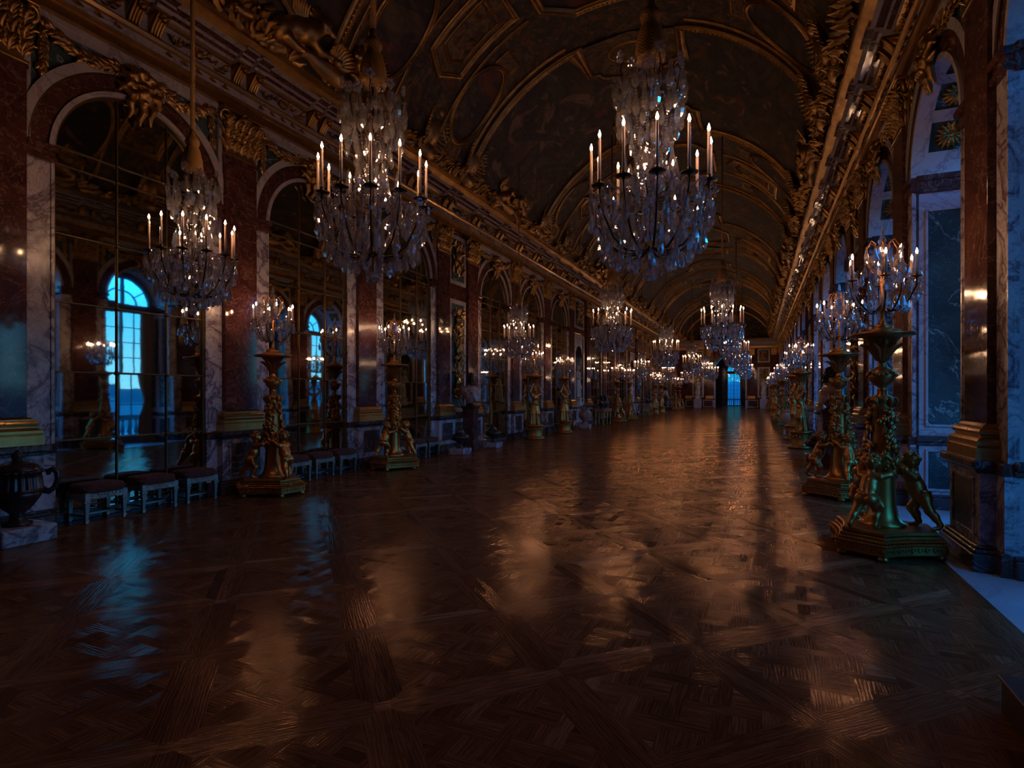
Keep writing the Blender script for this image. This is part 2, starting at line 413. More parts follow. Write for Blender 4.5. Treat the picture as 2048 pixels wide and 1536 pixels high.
# curtain, rope
M['curtain'] = plain('tan_silk', (.34, .20, .10), .6)
t = NT('gold_rope'); p = t.local((1, 1, 1)); w_ = t.n('ShaderNodeTexWave'); w_.bands_direction = 'DIAGONAL'; w_.inputs['Scale'].default_value = 14.; t.l(p, w_.inputs['Vector'])
t.bsdf(t.mix(w_.outputs[1], (.20, .095, .022), (.36, .18, .05)), .6, 0., t.bump(w_.outputs[1], .5, .006)); M['rope'] = t.m

# parquet: each plank's tone is random, plus painted sheen by direction on frames; the grain runs along its own UV
t = NT('oak_parquet'); uv = t.n('ShaderNodeUVMap'); uv.uv_map = 'grain'
mp = t.n('ShaderNodeMapping'); t.l(uv.outputs[0], mp.inputs[0]); mp.inputs['Scale'].default_value = (1.6, 22., 1.)
at = t.n('ShaderNodeAttribute'); at.attribute_name = 'tone'
n = t.noise(mp.outputs[0], 2.2, 6, .65, 1.2); mp2 = t.n('ShaderNodeMapping'); t.l(uv.outputs[0], mp2.inputs[0]); mp2.inputs['Scale'].default_value = (.9, 5., 1.)
wv = t.n('ShaderNodeTexWave'); wv.bands_direction = 'Y'; t.l(mp2.outputs[0], wv.inputs['Vector']); wv.inputs['Scale'].default_value = 3.2; wv.inputs['Distortion'].default_value = 9.; wv.inputs['Detail'].default_value = 3.; wv.inputs['Detail Scale'].default_value = .9
tone = t.ramp(at.outputs['Fac'], [(0., (.090, .034, .014)), (.3, (.235, .088, .036)), (.7, (.34, .138, .058)), (1., (.56, .27, .13))])
col = t.mix(t.ramp(n[0], [(.35, .75), (.62, 0.)]), tone, (.045, .018, .008))
col = t.mix(t.ramp(wv.outputs[1], [(.0, .45), (.35, 0.)]), col, (.05, .02, .009))
h = t.math('ADD', t.math('MULTIPLY', n[0], .5), t.math('MULTIPLY', wv.outputs[1], .6))
ro = t.math('ADD', .075, t.math('MULTIPLY', t.noise(t.pos(), 1.3, 3, .5)[0], .115))
df = t.n('ShaderNodeBsdfDiffuse'); t.l(col, df.inputs[0]); gl = t.n('ShaderNodeBsdfGlossy'); gl.inputs[0].default_value = (.95, .62, .42, 1); t.l(ro, gl.inputs['Roughness'])
bn = t.bump(h, .20, .004); t.l(bn, gl.inputs['Normal']); t.l(bn, df.inputs['Normal'])       # amber wax over the oak
lw = t.n('ShaderNodeLayerWeight'); lw.inputs[0].default_value = .5
mx = t.n('ShaderNodeMixShader'); t.l(t.math('ADD', t.math('MULTIPLY', t.math('POWER', lw.outputs['Facing'], 3.6), .50), .025), mx.inputs[0])
t.l(df.outputs[0], mx.inputs[1]); t.l(gl.outputs[0], mx.inputs[2]); t.l(mx.outputs[0], t.out.inputs[0]); M['parquet'] = t.m

# painted vault: dark oil fresco of clouds, drapery and figures
def fresco(name, cols, s1, s2, stretch=(1, .6, 1), flesh=.6):
    t = NT(name); p = t.pos(stretch); d = t.noise(p, s1, 5, .6, 2.2); d2 = t.noise(p, s1*2.1, 6, .62, 1.2); d3 = t.noise(p, s2, 5, .6, .8)
    c = t.ramp(d[0], list(zip((.22, .38, .46, .54, .62, .75), cols)))
    c = t.mix(t.ramp(d2[0], [(.42, 0.), (.58, .7)]), c, (.035, .030, .028))
    f = t.noise(p, s1*1.6, 3, .5, 3.0)
    c = t.mix(t.ramp(f[0], [(.60, 0.), (.66, flesh)]), c, (.30, .17, .11))
    r_ = t.noise(p, s1*1.25, 3, .5, 2.6); c = t.mix(t.ramp(r_[1], [(.575, 0.), (.66, .7)]), c, (.30, .06, .03))
    c = t.mix(t.ramp(d3[0], [(.35, .5), (.6, 0.)]), c, (.02, .016, .014))
    return t.bsdf(c, .6, 0., None, .25)
M['fresco'] = fresco('dark_ceiling_painting', [(.030, .026, .024), (.060, .050, .042), (.12, .075, .045), (.042, .040, .038), (.16, .10, .05), (.055, .032, .02)], .50, 3.0, (1, .6, 1), .75)
M['fresco2'] = fresco('ornamental_ceiling_painting', [(.08, .042, .016), (.22, .12, .042), (.065, .05, .03), (.27, .15, .055), (.075, .042, .018), (.17, .115, .065)], .9, 5.0, (1, 1, 1), .6)
M['ochre'] = fresco('ochre_painted_panel', [(.30, .17, .055), (.38, .22, .075), (.22, .12, .045), (.35, .20, .07), (.18, .10, .035), (.30, .18, .07)], 1.3, 6., (1, 1, 1), .15)
# ================================================================== THE SETTING
ST = 'structure'
rnd = random.Random(7)
# ---- parquet of diagonal woven panels
def clip_poly(P, a, b, c):
    """keep a*x+b*y<=c"""
    out = []
    for i in range(len(P)):
        p, q = P[i], P[(i+1) % len(P)]; dp, dq = a*p[0]+b*p[1]-c, a*q[0]+b*q[1]-c
        if dp <= 0: out.append(p)
        if dp*dq < 0: t_ = dp/(dp-dq); out.append((p[0]+t_*(q[0]-p[0]), p[1]+t_*(q[1]-p[1])))
    return out
FX0, FX1 = -4.72, 4.72
def build_floor():
    s = 1.02; TH = math.radians(20.73+23.4); ci, si = math.cos(TH), math.sin(TH)
    th0 = math.radians(20.73); cyw, syw = math.cos(math.radians(23.4)), math.sin(math.radians(23.4))
    # grid origin in camera axes -> world
    lx, ld = .2475*s, 3.3716*s
    ox, oy = 3.21+lx*cyw-ld*syw, lx*syw+ld*cyw
    ci, si = math.cos(th0+math.radians(23.4)), math.sin(th0+math.radians(23.4))
    pol = []
    fw = .085                      # frame plank, one on either side of a seam, plus a thin one on the seam
    def emit(P, dirang):
        for a, b, c in ((1, 0, FX1), (-1, 0, -FX0), (0, 1, YE+10.9), (0, -1, 2.5)):
            P = clip_poly(P, a, b, c)
            if len(P) < 3: return
        pol.append((P, dirang))
    def W(u, v): return (ox+s*(u*ci-v*si), oy+s*(u*si+v*ci))
    inner = .5-fw*1.5
    base = []                      # one panel in local units (u,v in -.5..5)
    h = fw/2
    base.append(([(-.5+h, -.5-h), (.5-h, -.5-h), (.5-h, -.5+h), (-.5+h, -.5+h)], 0))          # seam planks
    base.append(([(-.5-h, -.5+h), (-.5+h, -.5+h), (-.5+h, .5-h), (-.5-h, .5-h)], 1))
    base.append(([(-.5-h, -.5-h), (-.5+h, -.5-h), (-.5+h, -.5+h), (-.5-h, -.5+h)], 0))
    a, b = .5-h, inner
    base += [([(-a, -a), (a, -a), (b, -b), (-b, -b)], 0), ([(-b, b), (b, b), (a, a), (-a, a)], 0),
             ([(-a, -a), (-b, -b), (-b, b), (-a, a)], 1), ([(b, -b), (a, -a), (a, a), (b, b)], 1)]
    q, w_ = .2357, .085; R2 = 1/math.sqrt(2)
    def rot(p, d): return ((p[0]-d)*R2, 0)
    def inn(P):
        P = [((x-y)*R2, (x+y)*R2) for x, y in P]
        for A, B, C_ in ((1, 0, b), (-1, 0, b), (0, 1, b), (0, -1, b)):
            P = clip_poly(P, A, B, C_)
            if len(P) < 3: return None
        return P
    for i in range(-3, 4):
        for j in range(-3, 4):
            cx, cyy = i*q, j*q; e = q-w_/2
            P = inn([(cx-e, cyy-w_/2), (cx+e, cyy-w_/2), (cx+e, cyy+w_/2), (cx-e, cyy+w_/2)] if (i+j) % 2 == 0 else
                    [(cx-w_/2, cyy-e), (cx+w_/2, cyy-e), (cx+w_/2, cyy+e), (cx-w_/2, cyy+e)])
            if P: base.append((P, 2 if (i+j) % 2 == 0 else 3))
            x0, y0 = cx+w_/2, cyy+w_/2; g = q-w_
            d = (i+j) % 2
            for k in range(2):
                P = inn([(x0, y0+k*g/2), (x0+g, y0+k*g/2), (x0+g, y0+(k+1)*g/2), (x0, y0+(k+1)*g/2)] if d else
                        [(x0+k*g/2, y0), (x0+(k+1)*g/2, y0), (x0+(k+1)*g/2, y0+g), (x0+k*g/2, y0+g)])
                if P: base.append((P, 2 if d else 3))
    T0 = math.atan2(si, ci); angs = [T0, T0+PI/2, T0+PI/4, T0+3*PI/4]
    for i in range(-60, 90):
        for j in range(-30, 90):
            c = W(i+.5, j+.5)
            if not (FX0-.8 < c[0] < FX1+.8 and -3.3 < c[1] < YE+11.7): continue
            for P, d in base: emit([W(i+.5+u, j+.5+v) for u, v in P], angs[d])
    y = -2.5
    while y < YE+10.9:             # long boards along both walls
        L = rnd.uniform(1.2, 2.4)
        for x0, x1 in ((FX1, FX1+.11), (FX1+.11, 4.94), (FX0-.11, FX0), (-4.94, FX0-.11)):
            pol.append(([(x0, y), (x1, y), (x1, min(y+L, YE+10.9)), (x0, min(y+L, YE+10.9))], PI/2))
        y += L
    V = []; F = []; UV = []; tone = []
    for P, d in pol:
        k = len(V); F.append(tuple(range(k, k+len(P)))); c, s_ = math.cos(d), math.sin(d); r1, r2 = rnd.uniform(0, 50), rnd.uniform(0, 50)
        tone.append(min(1, max(0, rnd.gauss(.43+(.20 if abs(d-T0) < 1e-6 else -.04 if abs(d-T0-PI/2) < 1e-6 else 0), .16))))
        for x, y in P: V.append((x, y, 0)); UV.append((x*c+y*s_+r1, -x*s_+y*c+r2))
    me = bpy.data.meshes.new('floor'); me.from_pydata(V, [], F)
    at = me.attributes.new('tone', 'FLOAT', 'FACE'); at.data.foreach_set('value', tone)
    ul = me.uv_layers.new(name='grain'); ul.data.foreach_set('uv', np.array(UV, np.float32).ravel())
    me.materials.append(M['parquet']); me.update()
    return obj('floor', me, kind=ST, label='polished oak parquet floor of diagonal woven panels', category='floor')
floor = build_floor()
mb = MB(); mb.box(4.94, 6.62, YB, YE+.4, -.12, 0.0); mb.box(-5.7, -4.94, YB, YE+.4, -.12, 0.0, 1)
obj('stone_border', mb.mesh('stone_border', [M['sill'], M['dado']]), floor)
mb = MB(); mb.box(-4.94, 4.94, YB, YE+11, -.14, -.015); obj('subfloor', mb.mesh('subfloor', [M['wood']]), floor)

# ---- walls behind the facings
mb = MB(); mb.box(-6.1, -5.72, YB, YE+.4, 0, 7.75)
for yc in ARCHES: mb.box(-5.72, -5.235, yc-1.30, yc+1.30, 0, 6.1)
mb.box(-5.72, -5.235, YB, YE, 6.1, 7.7)
edges = sorted([(p-.42, p+.42) for p in PILS])
for a, b in edges: mb.box(-5.72, -5.22, a, b, 0, 6.1)
wl = obj('wall_left', mb.mesh('wall_left', [M['white']]), kind=ST, label='long wall of mirror arches', category='wall')
mb = MB(); ys = [YB]+[v for yc in ARCHES for v in (yc-1.14, yc+1.14)]+[YE+.4]
for a, b in zip(ys[::2], ys[1::2]):
    nb = [y for y in NICHE_BAYS if a < y < b]
    if nb: mb.box(5.40, 6.70, a, nb[0]-.66, 0, 7.75); mb.box(5.40, 6.70, nb[0]+.66, b, 0, 7.75); mb.box(5.90, 6.70, nb[0]-.66, nb[0]+.66, 0, 7.75)
    else: mb.box(5.40, 6.70, a, b, 0, 7.75)
for yc in ARCHES: mb.box(5.40, 6.70, yc-1.14, yc+1.14, SPR+HW+.05, 7.75)
wr = obj('wall_right', mb.mesh('wall_right', [M['white']]), kind=ST, label='long wall of window arches', category='wall')

# ---- one arched bay: rings, spandrel, jambs (x grows into the room)
def arc_band(mb, r0, r1, o0, o1, m, ymax=9, n=40, z0=SPR):
    G = []
    for i in range(n+1):
        a = PI*i/n; c, s_ = math.cos(a), math.sin(a)
        def P(r, o): return (o, max(-ymax, min(ymax, r*c)), z0+r*s_)
        G.append([P(r0, o0), P(r0, o1), P(r1, o1), P(r1, o0)])
    mb.grid(G, m, False)
def spandrel_band(mb, r, yw, zt, o, m, r_out=None, n=48, z0=SPR):
    G = []
    for i in range(n+1):
        a = PI*i/n; c, s_ = math.cos(a), math.sin(a)
        R = min(yw/abs(c) if abs(c) > 1e-6 else 99, (zt-z0)/s_ if s_ > 1e-6 else 99)
        rr = min(r, R); G.append([(o, rr*c, z0+rr*s_), (o, max(R, rr)*c, z0+max(R, rr)*s_)])
    mb.grid(G, m, False)
mb = MB(); arc_band(mb, HW, 1.16, -.05, .06, 0); arc_band(mb, 1.16, 1.37, -.05, .03, 1); arc_band(mb, 1.37, 1.395, .0, .045, 2)
arc_band(mb, 1.395, 1.52, -.05, .06, 0, 1.42); archivolt_me = mb.mesh('archivolt', [M['white'], M['red'], M['brass']])
# green field with a raised white border round it
sp = MB(); spandrel_band(sp, 1.50, 1.36, 6.42, .004, 1)
sp.box(-.04, .035, -1.42, -1.35, SPR, 6.50, 0); sp.box(-.04, .035, 1.35, 1.42, SPR, 6.50, 0); sp.box(-.04, .035, -1.35, 1.35, 6.40, 6.50, 0)
sp.box(-.04, .05, -1.42, 1.42, 6.50, ZC, 0, .004)
spandrel_me = sp.mesh('spandrel', [M['white'], M['green']])
mb = MB(); mb.box(-.04, .03, HW, 1.42, 0, 4.66, 0, .004); mb.box(-.04, .045, HW-.0, HW+.035, 1.05, 4.66, 0)
mb.box(-.04, .09, HW-.02, 1.42, 4.66, 4.73, 1, .01); mb.box(-.04, .06, HW-.005, 1.42, 4.73, 4.80, 1); mb.box(-.04, .11, HW-.03, 1.42, 4.80, 4.88, 1, .015)
mb.box(-.04, .10, HW, 1.42, .0, .22, 1, .01); mb.box(-.04, .07, HW, 1.42, .22, .93, 0); mb.box(-.04, .10, HW-.01, 1.42, .93, 1.05, 1, .015)
jambA = mb.mesh('jamb', [M['breccia'], M['red']])
mb.V = [v*np.array((1, -1, 1)) for v in mb.V]; mb.F = [f[::-1] for f in mb.F]; jambB = mb.mesh('jamb', [M['breccia'], M['red']])

# gilded garland with a mask at the key of each arch
def garland():
    mb = MB(); r = random.Random(3)
    for sg in (1, -1):
        for i in range(22):
            t_ = i/21; y = sg*(.24+.92*t_); z = 6.33-.13*math.sin(PI*min(1, t_*1.05))+.06*t_
            for k in range(4):
                a = r.uniform(-1, 1); mb.leaf((.03+r.uniform(0, .06), y+r.uniform(-.02, .02), z+r.uniform(-.045, .045)), (.3, sg*.8, a), (1, 0, .1), .075, .14, -.6, 0, 2, 5)
            mb.ball((.06, y, z), .035, 0, 6, 4)
        for i in range(11):
            z = 6.36-.052*i
            for k in range(3): mb.leaf((.04, sg*(1.22+r.uniform(-.03, .03)), z), (.25, r.uniform(-.6, .6), -1), (1, 0, 0), .075, .13, -.5, 0, 2, 5)
        mb.ball((.05, sg*1.2, 6.40), .06, 0, 8, 5)
    return mb.mesh('garland', [M['gold']])
garland_me = garland()
def mask():
    S = Sculpt((-.05, -.36, 5.58), (.40, .36, 6.54), .012)
    S.el((.10, 0, 6.08), (.14, .135, .175), .03); S.el((.215, 0, 6.07), (.045, .026, .055), .015); S.el((.19, 0, 5.985), (.035, .05, .018), .012)
    S.el((.215, .058, 6.11), (.03, .034, .017), .008, True); S.el((.215, -.058, 6.11), (.03, .034, .017), .008, True)
    S.rc((.20, .10, 6.15), (.225, .02, 6.145), .016, .016, .012); S.rc((.20, -.10, 6.15), (.225, -.02, 6.145), .016, .016, .012)
    S.el((.18, 0, 5.925), (.045, .05, .04), .025); S.el((.19, .07, 6.03), (.035, .035, .035), .02); S.el((.19, -.07, 6.03), (.035, .035, .035), .02)
    for i in range(13):
        a = -.35+(PI+.7)*i/12; c, s_ = math.cos(a), math.sin(a); w_ = .05*(-1)**i
        S.chain([(.13, .13*c, 6.10+.17*s_), (.16, .20*c-w_*s_, 6.11+.23*s_+w_*c), (.13, .27*c+w_*s_, 6.11+.28*s_-w_*c), (.10, .33*c, 6.12+.33*s_)], [.05, .048, .04, .022], .014)
    for sg in (1, -1): S.chain([(.10, .12*sg, 6.0), (.12, .17*sg, 5.88), (.09, .13*sg, 5.78), (.06, .16*sg, 5.68)], [.05, .045, .04, .02], .02)
    S.chain([(.13, 0, 5.90), (.12, .02, 5.80), (.08, -.01, 5.70), (.06, .0, 5.62)], [.06, .05, .035, .015], .02)
    mb = MB(); S.into(mb); return mb.mesh('mask', [M['gold']])
mask_me = mask()
for side, par, x, rz in (('l', wl, XL, 0), ('r', wr, XR, PI)):
    for yc in ARCHES:
        obj('archivolt', archivolt_me, par, (x, yc, 0), rz); obj('spandrel', spandrel_me, par, (x, yc, 0), rz)
        obj('jamb', jambA, par, (x, yc, 0), rz); obj('jamb', jambB, par, (x, yc, 0), rz)
        obj('garland', garland_me, par, (x, yc, 0), rz, label='gilded leaf garland'); obj('mask', mask_me, par, (x, yc, 0), rz, label='gilded mask')

# ---- pilasters
def capital():
    mb = MB(); w_ = .33
    mb.box(0, .10, -w_+.03, w_-.03, 5.78, 6.50, 0); mb.box(-.0, .12, -w_-.02, w_+.02, 5.76, 5.80, 0, .01)
    mb.box(0, .20, -w_-.10, w_+.10, 6.50, 6.545, 0, .012); mb.box(0, .17, -w_-.06, w_+.06, 6.545, 6.58, 0)
    def acanthus(p, n, w, L, curl):
        p = np.array(p, float); n = nrm(n); sd = np.cross((0, 0, 1), n); mb.leaf(p, (n[0]*.1, n[1]*.1, 1), n, w*.42, L, curl, 0, 0, 9)
        for q in (1, 2, 3):
            for s2 in (1, -1):
                z = L*(.12+.20*q); mb.leaf(p+sd*s2*w*.12+np.array((0, 0, z*.75))+n*.012*q, sd*s2*(.75-.10*q)+np.array((0, 0, .8))+n*.15, n, w*.26, L*.42, curl*.9, 0, 0, 6)
    for row, (z, k, L, wd) in enumerate(((5.80, 5, .30, .17), (5.97, 6, .34, .15), (6.16, 5, .32, .15))):
        for i in range(k):
            y = -w_+.05+(2*w_-.10)*i/(k-1)+(.0 if row != 1 else 0); acanthus((.085+.018*row, y, z), (1, y*.35, 0), wd, L, 1.1)
        for sg in (1, -1): acanthus((.05, sg*(w_-.04), z), (.35, sg, 0), wd, L, 1.0)
    for sg in (1, -1):
        P = [(.12+.06*math.sin(t_*.5), sg*(w_+.02+.085*math.exp(-.17*t_)*math.cos(t_)), 6.42+.085*math.exp(-.17*t_)*math.sin(t_)) for t_ in np.linspace(-1.5, 9, 26)]
        mb.tube(P, np.linspace(.032, .02, 26), 6)
    mb.ball((.17, 0, 6.44), .085, 0, 10, 6)
    for i in range(8): mb.leaf((.17, 0, 6.44), (.25, math.cos(i*PI/4), math.sin(i*PI/4)), (1, 0, 0), .08, .12, .8, 0, 2, 5)
    return mb.mesh('capital', [M['gold']])
capital_me = capital()
mb = MB(); mb.box(-.05, .10, -.33, .33, 1.40, 5.79, 0, .004); mb.box(-.05, .115, -.345, .345, 5.70, 5.76, 0, .01); shaft_me = mb.mesh('shaft', [M['red']])
mb = MB()
prof = [(0.0, 1.06), (.225, 1.06), (.225, 1.17), (.205, 1.18), (.215, 1.20), (.215, 1.235), (.19, 1.255), (.165, 1.27), (.165, 1.285), (.185, 1.30), (.19, 1.325), (.175, 1.35), (.15, 1.36), (.15, 1.375), (.115, 1.40), (0, 1.41)]
for i in range(len(prof)-1):
    (a, za), (b, zb) = prof[i], prof[i+1]
    def R(o, z): e = o-.10+.33; return [(o, -e, z), (o, e, z), (-.05, e, z), (-.05, -e, z)]
    A, B = R(a, za), R(b, zb)
    mb.add(A+B, [(0, 1, 5, 4), (1, 2, 6, 5), (3, 0, 4, 7)], 0)
base_me = mb.mesh('base', [M['goldflat']])
mb = MB(); w_ = .46
mb.box(-.05, .275, -w_-.09, w_+.09, 0, .17, 1, .01); mb.box(-.05, .255, -w_-.065, w_+.065, .17, .21, 1, .012); mb.box(-.05, .235, -w_-.03, w_+.03, .21, .24, 1, .01)
mb.box(-.05, .195, -w_, w_, .24, .93, 0, .004)
mb.box(-.05, .23, -w_-.02, w_+.02, .93, .97, 1, .01); mb.box(-.05, .27, -w_-.07, w_+.07, .97, 1.06, 1, .018)
pedestal_me = mb.mesh('pedestal', [M['breccia'], M['dado']])
mb = MB(); mb.box(.19, .203, -.30, .30, .34, .84, 0); mb.box(.19, .212, -.33, -.30, .31, .87, 1, .004); mb.box(.19, .212, .30, .33, .31, .87, 1, .004); mb.box(.19, .212, -.30, .30, .84, .87, 1, .004); mb.box(.19, .212, -.30, .30, .31, .34, 1, .004)
panel_me = mb.mesh('panel', [M['dado'], M['breccia']])
for side, x, rz in (('mirror', XL, 0), ('window', XR, PI)):
    for i, y in enumerate(PILS):
        nxt = 'arch' if i else 'end'
        p = thing('pilaster', (x, y, 0), rz, kind=ST, category='pilaster', group='red marble pilasters',
                  label='red marble pilasters with gilded bases and capitals along both walls')
        sh = obj('shaft', shaft_me, p); obj('capital', capital_me, p, label='gilded leafy capital'); obj('base', base_me, p, label='gilded moulded base')
        pe = obj('pedestal', pedestal_me, p); obj('panel', panel_me, pe)

# ---- trophy bays and niche bays
def trophy(zlo, zhi, w_, seed):
    r = random.Random(seed); mb = MB(); H = zhi-zlo; n = int(H*46)
    for i in range(n):
        t_ = (i+r.random())/n; z = zlo+.06+(H-.2)*t_; ww = w_*(.55+.45*math.sin(5*t_*PI)**2)
        y = r.uniform(-ww, ww); a = r.uniform(-1.3, 1.3)
        mb.leaf((.03+r.uniform(0, .07), y, z), (.2, math.sin(a), math.cos(a)), (1, 0, 0), r.uniform(.06, .12), r.uniform(.12, .24), r.uniform(-.3, .55), 0, 2, 6)
    for k in range(max(1, int(H/.85))):
        z = zlo+H*(k+.6)/max(1, int(H/.85))
        mb.lathe([(1e-4, .0), (.1, .02), (.15, .05), (.17, .06), (.15, .08), (.06, .12), (.02, .17), (1e-4, .18)], 14, (0.03, 0, z), 0, True, False, ax='x')
        for sg in (1, -1):
            mb.tube([(.05, -sg*w_*.85, z-.32), (.09, 0, z), (.05, sg*w_*.85, z+.32)], .014, 5)
            mb.ball((.07, sg*w_*.6, z-.22), .07, 0, 8, 5, 1.2)
    return mb.mesh('trophy_relief', [M['gold']])
tlow, thigh = trophy(1.45, 4.3, .27, 1), trophy(5.2, 6.3, .26, 2)
def frame_box(mb, yw, z0, z1, t_, o0, o1, m, b=.006):
    mb.box(o0, o1, -yw, -yw+t_, z0, z1, m, b); mb.box(o0, o1, yw-t_, yw, z0, z1, m, b)
    mb.box(o0, o1, -yw+t_, yw-t_, z0, z0+t_, m, b); mb.box(o0, o1, -yw+t_, yw-t_, z1-t_, z1, m, b)
mb = MB(); mb.box(-.2, -.0, -.58, .58, 0, ZC, 1); frame_box(mb, .52, 1.12, 4.52, .13, -.01, .04, 0); mb.box(-.01, .012, -.40, .40, 1.25, 4.40, 2)
mb.box(-.01, .05, -.58, .58, 4.58, 4.86, 1, .01); frame_box(mb, .52, 4.98, 6.46, .11, -.01, .04, 0); mb.box(-.01, .012, -.42, .42, 5.08, 6.36, 2)
mb.box(-.01, .10, -.58, .58, 0, .22, 3, .01); mb.box(-.01, .07, -.58, .58, .22, .93, 0); mb.box(.06, .08, -.40, .40, .34, .82, 2); mb.box(-.01, .10, -.58, .58, .93, 1.05, 3, .015)
tbay = mb.mesh('trophy_panel', [M['white'], M['red'], M['green'], M['dado']])
mb = MB()
for sg in (1, -1):
    mb.box(-.5, -.0, sg*.62, sg*1.12, 0, ZC, 1)
mb.box(-.5, -.012, -.62, .62, 4.20, ZC, 1); mb.box(-.5, .0, -.62, .62, 0, 1.05, 1)
frame_box(mb, .86, 1.10, 4.66, .16, -.01, .04, 0)
G = [[(-.02-.42*math.sin(PI*i/16), .62*math.cos(PI*i/16), z) for i in range(17)] for z in (1.05, 3.5)]; mb.grid(G, 2)
G = [[(-.02-.42*math.sin(PI*i/16)*math.cos(b), .62*math.cos(PI*i/16)*math.cos(b), 3.5+.62*math.sin(b)) for i in range(17)] for b in np.linspace(0, PI/2, 9)]; mb.grid(G, 2)
sb = MB(); spandrel_band(sb, .60, .72, 4.52, .0, 0, z0=3.5); mb.join(sb)
mb.box(-.01, .05, -1.12, 1.12, 4.70, 4.88, 1, .01); frame_box(mb, .82, 4.98, 6.46, .11, -.01, .04, 0); mb.box(-.01, .012, -.72, .72, 5.08, 6.36, 3)
mb.box(-.01, .10, -1.12, 1.12, 0, .22, 3, .01); mb.box(-.01, .08, -1.12, 1.12, .22, .93, 0); mb.box(-.5, .16, -1.12, 1.12, .93, 1.05, 3, .015)
nbay = mb.mesh('niche', [M['white'], M['red'], M['dado'], M['green']])
thigh2 = trophy(5.2, 6.3, .52, 4)
for par, x, rz in ((wl, XL, 0), (wr, XR, PI)):
    for y in TROPHY_BAYS:
        o = obj('trophy_panel', tbay, par, (x, y, 0), rz); obj('trophy_relief', tlow, o, label='gilded trophy of arms'); obj('trophy_relief', thigh, o, label='small gilded trophy')
    for y in NICHE_BAYS:
        o = obj('niche', nbay, par, (x, y, 0), rz); obj('trophy_relief', thigh2, o, label='gilded relief above niche')

# ---- mirrors: gilt glazing bars over old panes, each pane very slightly out of true
MORD = ['first', 'second', 'third', 'fourth', 'fifth', 'sixth', 'seventh', 'eighth', 'ninth', 'tenth', 'eleventh', 'twelfth', 'thirteenth', 'fourteenth', 'fifteenth', 'sixteenth']
ZR = [.10, .17, 1.075, 1.98, 2.90, 3.79, 4.70, 4.93]; YR = [-1.095, -.28, .46, 1.095]
def mirror_meshes(seed):
    r = random.Random(seed); g = MB()
    def pane(P):
        a, b = r.gauss(0, .0022), r.gauss(0, .0030); c = np.mean(P, 0)
        g.add([(x+a*(y-c[1])+b*(z-c[2]), y, z) for x, y, z in P], [tuple(range(len(P)))], 0)
    for i in range(len(ZR)-2):
        for j in range(3): pane([(0, YR[j], ZR[i]), (0, YR[j+1], ZR[i]), (0, YR[j+1], ZR[i+1]), (0, YR[j], ZR[i+1])])
    z0 = ZR[-2]
    for j in range(3):
        ys_ = np.linspace(YR[j], YR[j+1], 9)
        top = [(0, y, SPR+math.sqrt(max(0, HW*HW-y*y))) for y in ys_[::-1]]
        pane([(0, YR[j], z0), (0, YR[j+1], z0)]+[p for p in top if p[2] > z0+1e-3])
    return g.mesh('mirror_glass', [M['mirror']])
b = MB()
for z in ZR[1:]: b.box(-.01, .022, -HW+.01, HW-.01, z-.011, z+.011, 0, .006)
for y in YR[1:3]: b.box(-.01, .022, y-.012, y+.012, .10, SPR+math.sqrt(HW*HW-y*y)-.02, 0, .006)
for y in (-1, 1): b.box(-.01, .035, y*HW-.03*(y > 0), y*HW+.03*(y < 0), .05, SPR, 0, .006)
arc_band(b, HW-.035, HW, -.01, .035, 0); b.box(-.01, .05, -HW, HW, .0, .12, 1, .01)
for y in YR[1:3]:
    for z in ZR[1:]: b.ball((.02, y, z), .03, 0, 8, 5)
bars_me = b.mesh('glazing_bars', [M['brass'], M['dado']])
MIR_L = {5.47: 'arched mirror with three stools before it, nearest of all', 8.977: 'arched mirror between the two gilt cherub stands',
         12.484: 'arched mirror between the second cherub stand and the dark-headed bust', 17.8: 'arched mirror just past the dark-headed bust, a dark urn before it',
         21.307: 'arched mirror between the two gilt caryatid stands', 24.814: 'arched mirror between the second caryatid stand and the white niche statue'}
for k, y in enumerate(ARCHES):
    key = round(y, 3); lab = MIR_L.get(key, f'far arched mirror, {MORD[k-6] if k > 5 else ""} beyond the first white niche statue')
    m_ = thing('arched_mirror', (XM+.008, y, 0), label=lab, category='mirror', group='arched mirrors')
    obj('mirror_glass', mirror_meshes(40+k), m_); obj('glazing_bars', bars_me, m_, label='gilt glazing bars')

